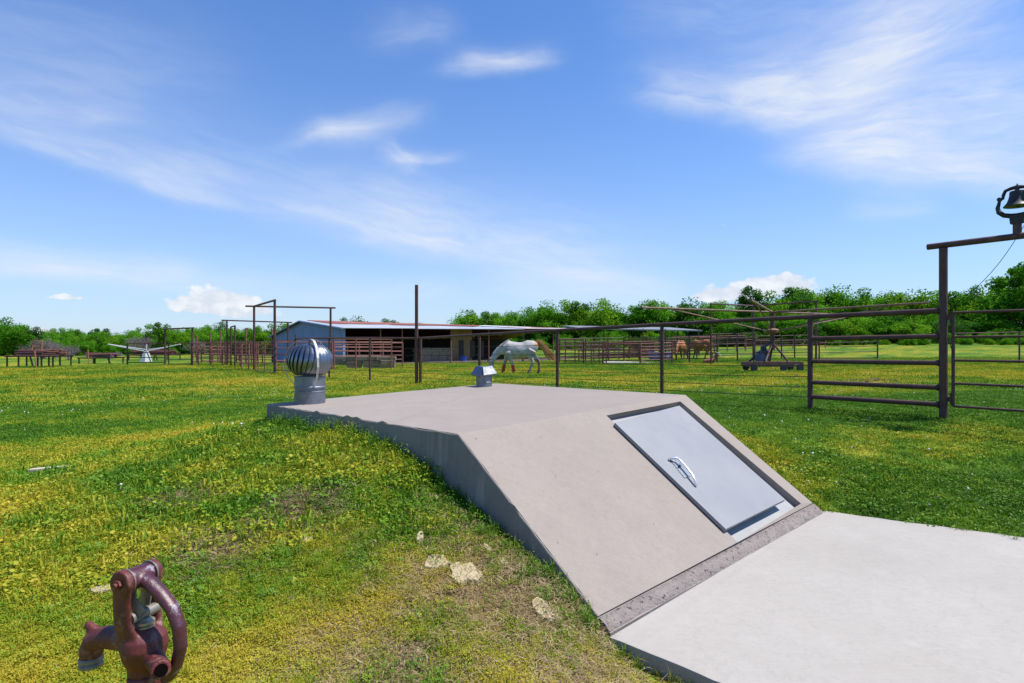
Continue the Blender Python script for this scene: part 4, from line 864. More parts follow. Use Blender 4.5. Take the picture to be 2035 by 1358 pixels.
def grey_coat(c):
    x, y, z = c.T; n = fbm(x * 7 + 5, z * 7 + y * 3, 41, 4)
    base = np.array([.35, .335, .325])[None] * (.50 + 1.0 * n[:, None])
    def bl(m, col): nonlocal base; m = np.clip(m, 0, 1)[:, None]; base = base * (1 - m) + np.array(col)[None] * m
    bl((x - .62) / .14 * (z > 1.18) * 1. - .1, (.36, .17, .07)); bl((x > .6) * (z < .62) * (y > 0) * .85 * (n + .4), (.22, .10, .06)); bl((x > .1) * (z < .42) * (y < 0) * .8, (.20, .20, .21))
    bl((x < -.45) * (z < .55) * (y > 0) * (x > -.9) * .7, (.26, .15, .10)); bl((x > -.9) * (z < .09) * 1.0, (.05, .045, .045)); bl((x < -1.0) * (z < .34) * .75, (.27, .27, .30)); bl((x < -1.0) * (z < .15) * .7, (.12, .11, .12))
    bl((np.abs(x - .3) < .16) * (z > 1.12) * (n > .5) * .45, (.32, .33, .37)); bl((z > .6) * (z < 1.0) * (x > .25) * (x < .8) * (n - .42) * 2.2, (.34, .35, .38))
    return base
def bay_coat(c):
    x, y, z = c.T; n = fbm(x * 3, z * 3 + y, 44, 3); base = np.array([.30, .115, .035])[None] * (.75 + .6 * n[:, None])
    m = np.clip((.5 - z) / .12, 0, 1)[:, None] * .7; return base * (1 - m) + np.array([.05, .025, .02])[None] * m
def coat_mat(name):
    m = bpy.data.materials.new(name); m.use_nodes = True; nt = m.node_tree; b = nt.nodes['Principled BSDF']; b.inputs['Roughness'].default_value = .55; b.inputs['Specular IOR Level'].default_value = .35
    a = nt.nodes.new('ShaderNodeVertexColor'); a.layer_name = 'coat'; nt.links.new(a.outputs[0], b.inputs['Base Color']); return m
M['coat'] = coat_mat('horse_coat')
M['tail'] = material('flaxen_hair', (.42, .17, .045), (.62, .36, .14), 14, .6, stretch=(1, 4, 4), lo=.4, hi=.6)
M['mane_g'] = material('grey_mane', (.60, .58, .55), (.45, .40, .36), 14, .6)
M['wrap'] = material('red_wrap', (.42, .035, .02), (.50, .06, .03), 30, .8, bump=.3)
def hair(mb, path, widths, n, seed, rad=.008):
    rn = random.Random(seed)
    for k in range(n):
        ph, rr_ = rn.uniform(0, 6.28), math.sqrt(rn.random()); e = rn.uniform(.72, 1.08); pts = []; rs = []
        for i, (p, w) in enumerate(zip(path, widths)):
            if i > (len(path) - 1) * e: break
            pts.append(Vector(p) + Vector((math.cos(ph) * .7, math.sin(ph), math.cos(ph + .6))) * w * rr_ + Vector((rn.gauss(0, .008), rn.gauss(0, .008), rn.gauss(0, .012)))); rs.append(rad * (1.25 - i / len(path)))
        if len(pts) > 1: mb.tube(pts, rs, 4)
hm_g = horse_mesh(grey_coat); hm_g.materials.append(M['coat'])
q = GP(1030, 26)
h1 = thing('horse', q, 'grazing white horse with flaxen tail and red leg wraps near the fence', 'horse')
o = bpy.data.objects.new('body', hm_g); link(o, h1); ORG[o] = q
mb = MB(); hair(mb, [q + Vector(p) for p in ((.78, 0, 1.40), (.92, .0, 1.36), (1.08, -.02, 1.16), (1.26, -.04, .90), (1.46, -.05, .70), (1.68, -.06, .58))], [.05, .085, .115, .14, .15, .13], 130, 3, .011); build('tail', mb, M['tail'], h1)
mb = MB(); hair(mb, [q + Vector(p) for p in ((-.42, -.02, 1.45), (-.62, -.07, 1.32), (-.82, -.09, 1.12), (-.98, -.09, .95))], [.03, .05, .05, .04], 16, 5, .01); build('mane', mb, M['mane_g'], h1)
for s, x0, x1 in ((-1, -.245, -.20), (1, -.60, -.66)):
    mb = MB(); y = s * .14; mb.tube([q + Vector((x0, y, .385)), q + Vector(((x0 + x1) / 2, y, .25)), q + Vector((x1, y, .10))], [.078, .072, .080], 12); build('leg_wrap', mb, M['wrap'], h1, auto=.7)
mb = MB(); mb.tube([q + Vector((-1.17 + .10 * math.cos(a), .10 * math.sin(a), .46 - .02 * math.cos(a))) for a in np.linspace(0, 2 * math.pi, 14)], .014, 5, cap=False); build('halter', mb, M['wrap'], h1)
hm_b = horse_mesh(bay_coat); hm_b.materials.append(M['coat'])
for px, d, rz, lab in ((1352, 44, R(60), 'brown horse behind the pen rails, left one of the two'), (1392, 45, R(-50), 'brown horse behind the pen rails, right one of the two')):
    q = GP(px, d); h2_ = thing('horse', q, lab, 'horse', 'brown horses in the right pens'); h2_.rotation_euler.z = rz
    o = bpy.data.objects.new('body', hm_b); link(o, h2_); 
    mb = MB(); hair(mb, [Vector(p) for p in ((.78, 0, 1.40), (.90, 0, 1.30), (.94, 0, 1.0), (.95, 0, .6))], [.04, .06, .07, .05], 24, px); ORG[h2_] = Vector((0, 0, 0)); build('tail', mb, M['tail'], h2_)

# ------------------------------------------------------------------ stones, board, dung
def slabstone(px, py, w, hgt, thick, label, seed, mat='stone'):
    d = 3.0
    for _ in range(30):   # where the sight line meets the ground
        x = (px - CX) / F * d; d = (CH - g1(x, d)) * F / (py - YH)
    x = (px - CX) / F * d; z = g1(x, d); rn = random.Random(seed); mb = MB(); n = 11; s = d / F; ang0 = rn.uniform(0, 3)
    dep = .6 * hgt / F * d / ((CH - z) / d) ; prof = [(w / 2 * s * math.cos(2 * math.pi * i / n) * rn.uniform(.62, 1.15), dep / 2 * math.sin(2 * math.pi * i / n) * rn.uniform(.62, 1.15)) for i in range(n)]
    gv = gz([x + a for a, b in prof], [d + b for a, b in prof]); tk = lambda k: gv[k] + thick + rn.uniform(-.004, .004)
    bot = [Vector((x + a, d + b, gv[k] - .05)) for k, (a, b) in enumerate(prof)]; tp = [Vector((x + a * .93, d + b * .93, tk(k))) for k, (a, b) in enumerate(prof)]
    mb.add(bot + tp + [Vector((x, d, z + thick + .003))], [(i, (i + 1) % n, n + (i + 1) % n, n + i) for i in range(n)] + [(n + i, n + (i + 1) % n, 2 * n) for i in range(n)])
    o = build('flat_stone', mb, M[mat], None, bevel=.002, loc=(x, d, z)); return tag(o, label, 'stone', 'stones in the near grass')
slabstone(922, 1142, 78, 46, .02, 'largest pale flat stone in the bare soil below the shelter wall', 1)
slabstone(868, 1118, 62, 28, .014, 'long pale stone just left of the largest flat stone', 2)
slabstone(1083, 1216, 64, 44, .016, 'pale stone nearest the corner of the concrete pad', 3)
slabstone(835, 1061, 20, 16, .03, 'small round tan stone above the other stones', 4)
slabstone(968, 1092, 22, 14, .015, 'small pale stone close to the shelter wall', 5)
slabstone(1000, 1118, 20, 16, .015, 'small grey stone beside the shelter wall, right of the largest stone', 6)
slabstone(606, 1026, 46, 16, .008, 'thin tan stone half sunk in the grass uphill', 7)
slabstone(200, 1178, 52, 26, .02, 'tan stone in the grass left of the hydrant', 8)
slabstone(832, 1300, 22, 12, .012, 'small stone at the bottom of the bare slope', 9)
slabstone(14, 946, 44, 12, .01, 'pale stone at the left edge of the grass', 10)
a, b = P(70, 925, 1), P(130, 916, 1); d = 5.3; x = (99 - CX) / F * d; z = g1(x, d); mb = MB(); mb.box((x, d, z + .035), (.29, .075, .03), .22); bd = build('wood_offcut', mb, M['board'], None, bevel=.003, loc=(x, d, z)); tag(bd, 'pale wooden board offcut lying in the grass at left', 'board')
bd.rotation_euler.y = -.06
dg_ = []; mb = MB(); rn = random.Random(3)
M['dung'] = material('dung', (.055, .035, .02), (.10, .06, .035), 20, .95, bump=.5)
for k in range(70):
    px = 1725 + rn.gauss(0, 26); d = 17.2 + rn.gauss(0, .35); p = GP(px, d); s = rn.uniform(.03, .07); mb.lathe([(0, -s * .4), (s, 0), (s * .7, s * .6), (0, s * .8)], 6, p)
dn = build('dung_patch', mb, M['dung'], None, loc=GP(1725, 17.2)); tag(dn, 'scatter of brown dung on the field beyond the brace rails', 'dung', kind='stuff')

# ------------------------------------------------------------------ trees
def leaf_mat(name, dark, mid, lite):
    m = bpy.data.materials.new(name); m.use_nodes = True; nt = m.node_tree; nt.nodes.clear(); out = nt.nodes.new('ShaderNodeOutputMaterial')
    tc = nt.nodes.new('ShaderNodeTexCoord'); at = attr(nt, 'tone'); oi = nt.nodes.new('ShaderNodeObjectInfo')
    n1 = nz(nt, tc.outputs['Object'], 1.1, 3); f = madd(nt, madd(nt, at.outputs['Fac'], mr(nt, n1, .3, .7, -.2, .2)), mr(nt, oi.outputs['Random'], 0, 1, -.12, .12))
    cr = nt.nodes.new('ShaderNodeValToRGB'); nt.links.new(f, cr.inputs[0])
    set_ramp(cr, [(.1, dark), (.5, mid), (.92, lite)])
    d = nt.nodes.new('ShaderNodeBsdfDiffuse'); t = nt.nodes.new('ShaderNodeBsdfTranslucent'); mx = nt.nodes.new('ShaderNodeMixShader'); mx.inputs[0].default_value = .5
    for s in (d, t): nt.links.new(cr.outputs[0], s.inputs['Color'])
    nt.links.new(d.outputs[0], mx.inputs[1]); nt.links.new(t.outputs[0], mx.inputs[2]); nt.links.new(mx.outputs[0], out.inputs[0]); return m
M['leaf'] = leaf_mat('leaf_green', (.036, .125, .008), (.098, .29, .016), (.20, .44, .03))
M['leaf_d'] = leaf_mat('leaf_dark', (.018, .065, .010), (.05, .155, .020), (.10, .26, .03))
M['leaf_y'] = leaf_mat('leaf_fresh', (.055, .14, .008), (.135, .315, .016), (.25, .45, .028))
M['bark'] = material('bark', (.07, .055, .045), (.13, .10, .085), 12, .95, bump=.6)
M['twig'] = material('dead_twig', (.15, .11, .13), (.22, .17, .18), 8, .95)
def crown_mesh(seed, nblob, nleaf, w, h, z0, leaf, loose, name='crown'):
    rn = np.random.default_rng(seed); P_, Nn, T = [], [], []
    ctr = []
    for i in range(nblob):
        for _ in range(20):
            p = rn.uniform(-1, 1, 3)
            if np.linalg.norm(p) < 1: break
        p = p * (.55 + .45 * rn.random()) ; ctr.append(p)
    ctr = np.array(ctr); ctr[:, 2] = ctr[:, 2] * .9; rad = rn.uniform(.20, .42, nblob) * (1 - .25 * loose)
    per = nleaf // nblob; tone = rn.uniform(.25, .75, nblob)
    v = rn.normal(size=(nblob, per, 3)); v /= np.linalg.norm(v, axis=2, keepdims=True); rr_ = rn.random((nblob, per, 1)) ** .35
    pts = ctr[:, None] + v * rr_ * rad[:, None, None] * np.array([1.15, 1.15, .8])
    tn = (tone[:, None] + rn.uniform(-.2, .2, (nblob, per))).reshape(-1)
    pts = pts.reshape(-1, 3) * np.array([w, w, h]) + np.array([0, 0, z0]); nrm = (v.reshape(-1, 3) * .8 + rn.normal(size=(nblob * per, 3)) * .8 + np.array([0, 0, .5])); nrm /= np.linalg.norm(nrm, axis=1, keepdims=True)
    a = np.cross(nrm, rn.normal(size=nrm.shape)); a /= np.linalg.norm(a, axis=1, keepdims=True); b = np.cross(nrm, a)
    s = (leaf * rn.uniform(.55, 1.25, len(pts)))[:, None]
    vs = np.stack([pts - a * s, pts - b * s * .6 + a * s * .1, pts + a * s, pts + b * s * .6 - a * s * .1], 1).reshape(-1, 3)
    m = bpy.data.meshes.new(name); n = len(pts); m.from_pydata(vs.tolist(), [], (np.arange(n * 4).reshape(-1, 4)).tolist()); m.update()
    at = m.attributes.new('tone', 'FLOAT', 'POINT'); at.data.foreach_set('value', np.repeat(tn, 4).astype(np.float32)); return m
def trunk_mesh(seed, h, w, nb=7):
    rn = random.Random(seed); mb = MB(); mb.tube([(0, 0, -.4), (.05, 0, h * .25), (rn.uniform(-.2, .2), .1, h * .5), (rn.uniform(-.3, .3), 0, h * .85)], [.24, .18, .13, .04], 7)
    for i in range(nb):
        a = rn.uniform(0, 6.28); z = h * rn.uniform(.2, .6); L = w * rn.uniform(.5, .95); mb.tube([(0, 0, z), (math.cos(a) * L * .5, math.sin(a) * L * .5, z + L * .25), (math.cos(a) * L, math.sin(a) * L, z + L * .6)], [.09, .06, .02], 5)
    return mb.mesh('trunk', (0, 0, 0), True)
def twig_mesh(seed, h, w, n=60):
    rn = random.Random(seed); mb = MB()
    def br(p, d, L, r, lev):
        e = p + d * L; m_ = p.lerp(e, .5) + Vector((rn.gauss(0, .06), rn.gauss(0, .06), rn.gauss(0, .04))) * L; mb.tube([p, m_, e], [r, r * .75, r * .45], 4, cap=False)
        if lev:
            for k in range(rn.randint(3, 4)):
                q = Vector((rn.gauss(0, .6), rn.gauss(0, .6), rn.gauss(.25, .4))); br(p.lerp(e, rn.uniform(.45, 1.)), (d + q).normalized(), L * rn.uniform(.5, .75), r * .55, lev - 1)
    for k in range(5): br(Vector((rn.gauss(0, .1), rn.gauss(0, .1), -.1)), Vector((rn.gauss(0, .45), rn.gauss(0, .45), 1)).normalized(), h * .42, .05, 4)
    return mb.mesh('branches', (0, 0, 0), False)
# prototypes are 8 m tall, about 7 m wide
PROT = []
for i in range(7):
    lo = i in (5, 6); PROT.append((crown_mesh(100 + i, 34 if not lo else 20, 8000 if not lo else 5200, 3.6 if not lo else 3.2, 3.9 if not lo else 3.4, 4.0 if not lo else 4.7, .15, .2 if not lo else .9), trunk_mesh(100 + i, 7, 3)))
TWIG = [twig_mesh(300 + i, 3.2, 2) for i in range(3)]
def tree(px, topy, d, kind, leaf, label, wf=1., group=None, name='tree', cat='tree'):
    g = GP(px, d); ht = max(P(px, topy, d).z - g.z, 1.); t_ = thing(name, g, label, cat, group); s = ht / PH[kind]
    rz = random.uniform(0, 6.28); cm, tm = PROT[kind]
    key = (kind, leaf)
    if key not in LM: c2 = cm.copy(); c2.materials.clear(); c2.materials.append(M[leaf]); LM[key] = c2
    for nm, m in (('crown', LM[key]), ('trunk', tm)):
        if nm == 'trunk' and not m.materials: m.materials.append(M['bark'])
        o = bpy.data.objects.new(nm, m); link(o, t_); o.scale = (s * wf, s * wf, s); o.rotation_euler.z = rz; o.location.z = -.3 * s if nm == 'crown' else 0
    return t_
ORD = ['first', 'second', 'third', 'fourth', 'fifth', 'sixth', 'seventh', 'eighth', 'ninth', 'tenth', 'eleventh', 'twelfth', 'thirteenth', 'fourteenth', 'fifteenth', 'sixteenth', 'seventeenth', 'eighteenth', 'nineteenth', 'twentieth'] + ['twenty-' + w for w in ('first', 'second', 'third', 'fourth', 'fifth', 'sixth', 'seventh', 'eighth', 'ninth')] + ['thirtieth'] + ['thirty-' + w for w in ('first', 'second', 'third', 'fourth', 'fifth', 'sixth', 'seventh', 'eighth')]
PH = [float(np.percentile(np.array([v.co.z for v in c.vertices]), 99.3)) for c, _ in PROT]
LM = {}
GL = 'green trees of the left tree line'; GR = 'green trees of the right tree line'; GM = 'treetops behind the barn'
left = [(-30, 628, 82, 0, 'leaf', 1.1, 'tall dark green tree at the left edge of the left tree line'), (28, 632, 80, 1, 'leaf', 1.1, 'second tall leafy tree at the left edge, behind the pipe rack'), (62, 648, 84, 5, 'leaf_d', .8, 'thin airy tree just right of the leftmost tall trees'),
        (118, 662, 88, 2, 'leaf', 1.2, None), (150, 666, 92, 3, 'leaf_y', 1.2, None), (186, 659, 90, 4, 'leaf', 1.2, None), (215, 660, 92, 0, 'leaf_y', 1.1, None), (245, 664, 94, 1, 'leaf', 1.2, None), (268, 668, 97, 2, 'leaf_y', 1.3, None),
        (318, 640, 84, 6, 'leaf', 1.05, 'tall tree with split top behind the square pipe frame'), (300, 660, 86, 0, 'leaf_d', 1., None), (345, 656, 88, 3, 'leaf_y', 1.2, None), (375, 652, 90, 4, 'leaf', 1.0, None), (404, 656, 92, 1, 'leaf_y', 1.1, None), (425, 662, 94, 2, 'leaf', 1.2, None),
        (446, 639, 118, 0, 'leaf_d', .9, 'round dark blue-green tree standing behind the left tree line'), (468, 655, 92, 3, 'leaf', 1.1, None), (494, 650, 92, 4, 'leaf', 1.1, None), (520, 648, 90, 0, 'leaf_y', 1.0, None), (545, 644, 92, 1, 'leaf', 1.0, None), (570, 642, 94, 2, 'leaf', 1.0, None), (590, 655, 96, 3, 'leaf_d', 1., None)]
il = 0
for px, ty, d, k, lf, wf, lab in sorted(left):
    il += lab is None; tree(px, ty, d, k, lf, lab or f'{ORD[il - 1]} from the left of the rounded green trees in the left tree line', wf, GL if lab is None else None)
for jt, (px, ty, d, k) in enumerate(((690, 632, 120, 0), (715, 632, 122, 3), (755, 634, 118, 1), (785, 635, 122, 4), (835, 641, 125, 2))): tree(px, ty, d, k, 'leaf_d', f'dark treetop over the red barn roof, {ORD[jt]} from the left', .9, GM)
right = [(905, 627, 112), (935, 624, 114), (962, 618, 112), (990, 622, 114), (1015, 617, 110), (1045, 610, 112), (1075, 605, 110), (1105, 608, 112), (1135, 600, 110), (1165, 606, 112), (1190, 597, 108), (1215, 608, 110), (1240, 612, 112), (1275, 603, 108), (1305, 600, 108), (1330, 606, 112), (1355, 600, 108), (1385, 604, 110), (1410, 603, 108), (1440, 604, 110), (1465, 606, 106), (1515, 600, 106), (1545, 585, 104), (1578, 566, 104), (1608, 575, 104), (1640, 578, 102), (1668, 573, 104), (1700, 578, 102), (1730, 581, 104), (1762, 579, 102), (1795, 581, 104), (1825, 580, 100), (1855, 582, 102), (1885, 578, 98), (1915, 585, 98), (1945, 572, 94), (1975, 562, 90)]
for i, (px, ty, d) in enumerate(right):
    lf = ('leaf', 'leaf_y', 'leaf', 'leaf_d', 'leaf', 'leaf_y', 'leaf')[(i * 5) % 7]; lab = None; grp = GR
    if px == 1578: lab = 'tall rounded tree rising above the tree line right of the airy one'; grp = None
    tree(px + random.uniform(-6, 6), ty + random.uniform(-5, 4), d, (i * 3) % 5, lf, lab or f'green tree in the dense right tree line, {ORD[i]} from its left end', random.uniform(.85, 1.15), grp)
tree(1490, 566, 103, 6, 'leaf_d', 'lone tall airy tree standing out against the cloud behind the carousel', .75)
tree(2005, 552, 84, 1, 'leaf', 'tall dark tree under the bell, second from the right edge', 1.0)
tree(2045, 520, 82, 5, 'leaf', 'tallest tree, cut by the right edge of the picture', .8)
tree(2080, 540, 84, 0, 'leaf', 'big leafy tree beyond the right edge', 1.)
# low front bushes of the right wood
for i, px in enumerate(range(1440, 2090, 34)):
    tree(px + random.uniform(-10, 10), 632 + random.uniform(-14, 12), 84 + random.uniform(-3, 6), (i * 2 + 1) % 5, ('leaf', 'leaf_d', 'leaf', 'leaf_y')[i % 4], f'bushy low tree fronting the right wood, {ORD[i]} from the left', random.uniform(1.3, 1.9), 'low trees at the front of the right wood', 'bushy_tree')
for i, (px, ty, d, lab) in enumerate([(86, 656, 62, 'grey leafless thicket behind the far left rack'), (137, 676, 56, 'small leafless shrub between the two left racks'), (276, 652, 80, 'purplish bare tree behind the white walker arm'), (392, 662, 78, 'purplish bare tree right of the square pipe frame'), (110, 668, 66, 'second grey leafless thicket, right of the first')]):
    g = GP(px, d); s = (P(px, ty, d).z - g.z) / 3.4; t_ = thing('bare_shrub', g, lab, 'bare tree', 'leafless shrubs in the left field'); m = TWIG[i % 3]
    if not m.materials: m.materials.append(M['twig'])
    for r_ in (0, 1.3): o = bpy.data.objects.new('branches', m); link(o, t_); o.scale = (s * 1.1, s * 1.1, s); o.rotation_euler.z = i + r_

# ------------------------------------------------------------------ scatter helper
def scatter(name, protos, pts, rot, scl, var, attrs, kind_label=None):
    """point cloud instanced with the given meshes; belongs to one object"""
    me = bpy.data.meshes.new(name); n = len(pts); me.vertices.add(n); me.vertices.foreach_set('co', np.asarray(pts, np.float32).ravel())
    for nm, arr, t in (('rot', rot, 'FLOAT_VECTOR'), ('scl', scl, 'FLOAT'), ('var', var, 'INT')):
        a = me.attributes.new(nm, t, 'POINT'); a.data.foreach_set('vector' if t == 'FLOAT_VECTOR' else 'value', np.asarray(arr, np.float32 if t != 'INT' else np.int32).ravel())
    for nm, arr in attrs.items(): a = me.attributes.new(nm, 'FLOAT', 'POINT'); a.data.foreach_set('value', np.asarray(arr, np.float32))
    o = bpy.data.objects.new(name, me); link(o); ng = bpy.data.node_groups.new(name + '_scatter', 'GeometryNodeTree')
    ng.interface.new_socket('Geometry', in_out='INPUT', socket_type='NodeSocketGeometry'); ng.interface.new_socket('Geometry', in_out='OUTPUT', socket_type='NodeSocketGeometry')
    N = ng.nodes.new; Lk = ng.links.new; gi = N('NodeGroupInput'); go = N('NodeGroupOutput'); jn = N('GeometryNodeJoinGeometry')
    def na(nm, t): a = N('GeometryNodeInputNamedAttribute'); a.data_type = t; a.inputs['Name'].default_value = nm; return next(s for s in a.outputs if s.enabled and s.name == 'Attribute')
    ra, sa, va = na('rot', 'FLOAT_VECTOR'), na('scl', 'FLOAT'), na('var', 'INT')
    for i, m in enumerate(protos):
        po = bpy.data.objects.new(name + '_piece', m); me.materials.append(m.materials[0]) if m.materials and m.materials[0].name not in [q.name for q in me.materials if q] else None
        oi = N('GeometryNodeObjectInfo'); oi.inputs['Object'].default_value = po; oi.inputs['As Instance'].default_value = False
        cm = N('FunctionNodeCompare'); cm.data_type = 'INT'; cm.operation = 'EQUAL'; ii = [s for s in cm.inputs if s.enabled]; Lk(va, ii[0]); ii[1].default_value = i
        ip = N('GeometryNodeInstanceOnPoints'); Lk(gi.outputs[0], ip.inputs['Points']); Lk(cm.outputs[0], ip.inputs['Selection']); Lk(oi.outputs['Geometry'], ip.inputs['Instance']); Lk(ra, ip.inputs['Rotation']); Lk(sa, ip.inputs['Scale']); Lk(ip.outputs[0], jn.inputs[0])
    Lk(jn.outputs[0], go.inputs[0]); md = o.modifiers.new('scatter', 'NODES'); md.node_group = ng
    tag(o, kind_label, None, None, 'stuff'); return o

# woods behind the single trees
rn = np.random.default_rng(5); n = 420; az = rn.uniform(R(-75), R(75), n); az = np.r_[az, rn.uniform(R(75), R(285), 170)]; n = len(az); dd = np.r_[rn.uniform(112, 165, 420), rn.uniform(120, 170, 170)]; x, y = np.sin(az) * dd, np.cos(az) * dd
front = np.abs(az) < R(75); sc_ = np.where(x > -12, rn.uniform(.75, 1.05, n), rn.uniform(.5, .72, n)); mid_ = (x > -48) & (x < -8) & front; keep = ~(mid_ & (y > 0)) | (rn.random(n) < .35); sc_ = np.where(mid_, .45, sc_)
x, y, sc_, n = x[keep], y[keep], sc_[keep], keep.sum()
n2 = 520; az2 = rn.uniform(R(-72), R(72), n2); d2 = rn.uniform(98, 118, n2); x2, y2 = np.sin(az2) * d2, np.cos(az2) * d2; s2 = rn.uniform(.22, .42, n2) * np.where(x2 > -12, 1.25, 1.)
n3 = 260; az3 = rn.uniform(R(4), R(50), n3); d3 = rn.uniform(87, 99, n3); x2, y2, s2 = np.r_[x2, np.sin(az3) * d3], np.r_[y2, np.cos(az3) * d3], np.r_[s2, rn.uniform(.16, .30, n3)]
x, y, sc_ = np.r_[x, x2], np.r_[y, y2], np.r_[sc_, s2]; n = len(x)
wp = [LM[k] for k in list(LM)[:6]]
scatter('woodland', wp, np.c_[x, y, gz(x, y) - np.where(sc_ < .56, .55, .2)], np.c_[np.zeros(n), np.zeros(n), rn.uniform(0, 6.28, n)], sc_, rn.integers(0, len(wp), n), {}, 'dense far woodland filling the tree lines')
# ------------------------------------------------------------------ turf
def blade_mat(name, straw=False):
    m = bpy.data.materials.new(name); m.use_nodes = True; nt = m.node_tree; nt.nodes.clear(); out = nt.nodes.new('ShaderNodeOutputMaterial')
    di = attr(nt, 'dry', 'INSTANCER'); rn_ = attr(nt, 'rnd', 'INSTANCER'); to = attr(nt, 'tone')
    if straw:
        cr = nt.nodes.new('ShaderNodeValToRGB'); nt.links.new(madd(nt, rn_.outputs['Fac'], to.outputs['Fac']), cr.inputs[0]); c0, c1 = (.20, .13, .065), (.48, .38, .22)
        cr.color_ramp.elements[0].color = (*c0, 1); cr.color_ramp.elements[1].color = (*c1, 1); c = cr.outputs[0]
    else:
        f = madd(nt, madd(nt, di.outputs['Fac'], mr(nt, rn_.outputs['Fac'], 0, 1, -.2, .2)), to.outputs['Fac']); _, c = grass_nodes(nt, f, None)
    d = nt.nodes.new('ShaderNodeBsdfDiffuse'); t = nt.nodes.new('ShaderNodeBsdfTranslucent'); mx = nt.nodes.new('ShaderNodeMixShader'); mx.inputs[0].default_value = .32
    for s in (d, t): nt.links.new(c, s.inputs['Color'])
    nt.links.new(d.outputs[0], mx.inputs[1]); nt.links.new(t.outputs[0], mx.inputs[2])
    gl = nt.nodes.new('ShaderNodeBsdfGlossy'); gl.inputs['Roughness'].default_value = .6; gl.inputs['Color'].default_value = (.9, .95, .8, 1); m2 = nt.nodes.new('ShaderNodeMixShader'); m2.inputs[0].default_value = .022 if not straw else .015
    nt.links.new(mx.outputs[0], m2.inputs[1]); nt.links.new(gl.outputs[0], m2.inputs[2]); nt.links.new(m2.outputs[0], out.inputs[0]); return m
M['blade'] = blade_mat('grass_blade'); M['straw'] = blade_mat('dry_straw', True)
def tuft(seed, n, spread, L, w, lean, mat, tone=(-.15, .15), flat=False):
    rn = np.random.default_rng(seed); vs, fs, tn = [], [], []
    for i in range(n):
        a = rn.uniform(0, 6.28); r = spread * math.sqrt(rn.random()); p = np.array([math.cos(a) * r, math.sin(a) * r, -.004]); l = L * rn.uniform(.5, 1.2); dr = rn.uniform(0, 6.28); le = lean * rn.uniform(.3, 1.3)
        u = np.array([math.cos(dr), math.sin(dr), 0]); s = np.array([-u[1], u[0], 0]) * w * rn.uniform(.6, 1.2) * .5; up = np.array([0, 0, 1.])
        if flat: up = up * .18; le = 1
        q1 = p + up * l * .55 + u * l * le * .25; q2 = p + up * l * (.95 - .4 * le) + u * l * le * .75; o = len(vs); vs += [p - s, p + s, q1 + s * .8, q1 - s * .8, q2]; fs += [(o, o + 1, o + 2, o + 3), (o + 3, o + 2, o + 4)]; t = rn.uniform(*tone); tn += [t - .08, t - .08, t, t, t + .1]
    m = bpy.data.meshes.new('tuft'); m.from_pydata([tuple(v) for v in vs], [], fs); m.update(); at = m.attributes.new('tone', 'FLOAT', 'POINT'); at.data.foreach_set('value', np.array(tn, np.float32)); m.materials.append(M[mat]); return m
def leaves(seed, n, spread, hgt, size, mat, tri=False, tone=(-.1, .15)):
    rn = np.random.default_rng(seed); vs, fs, tn = [], [], []
    def leaf(c, u, nrm, s, t):
        sd = np.cross(nrm, u); o = len(vs); vs.extend([c, c + u * s * .55 + sd * s * .38, c + u * s, c + u * s * .55 - sd * s * .38]); fs.append((o, o + 1, o + 2, o + 3)); tn.extend([t] * 4)
    for i in range(n):
        a = rn.uniform(0, 6.28); r = spread * math.sqrt(rn.random()); c = np.array([math.cos(a) * r, math.sin(a) * r, hgt * rn.random() * (1.15 - .6 * r / spread)]); t = rn.uniform(*tone); nr = np.array([rn.normal() * .4, rn.normal() * .4, 1.]); nr /= np.linalg.norm(nr); b = rn.uniform(0, 6.28); s = size * rn.uniform(.6, 1.25)
        for k in range(3 if tri else 1):
            u = np.array([math.cos(b + k * 2.09), math.sin(b + k * 2.09), 0.]); u -= nr * u.dot(nr); u /= np.linalg.norm(u); leaf(c, u, nr, s, t)
    m = bpy.data.meshes.new('weed'); m.from_pydata([tuple(v) for v in vs], [], fs); m.update(); at = m.attributes.new('tone', 'FLOAT', 'POINT'); at.data.foreach_set('value', np.array(tn, np.float32)); m.materials.append(M[mat]); return m
pro = [tuft(1, 16, .035, .05, .0035, .8, 'blade'), tuft(2, 14, .04, .042, .003, 1.0, 'blade'), leaves(3, 16, .05, .035, .011, 'blade', True, (-.25, .0)), leaves(4, 60, .05, .03, .0068, 'blade', False, (-.06, .20)), leaves(5, 40, .045, .025, .007, 'blade', False, (-.1, .2)),
       tuft(6, 12, .07, .085, .0034, 1., 'straw', (-.3, .3), True), tuft(7, 26, .11, .06, .008, .9, 'blade'), tuft(8, 30, .13, .055, .009, 1., 'blade'), leaves(9, 40, .13, .05, .022, 'blade', False, (-.1, .2)), tuft(10, 22, .03, .15, .0045, .7, 'blade', (-.3, -.05)), leaves(11, 30, .05, .12, .014, 'blade', False, (-.3, -.1)),
       tuft(12, 30, .3, .085, .022, 1., 'blade'), tuft(13, 26, .32, .075, .024, 1., 'blade')]
rn = np.random.default_rng(11); PX, PY, VR, SCL = [], [], [], []
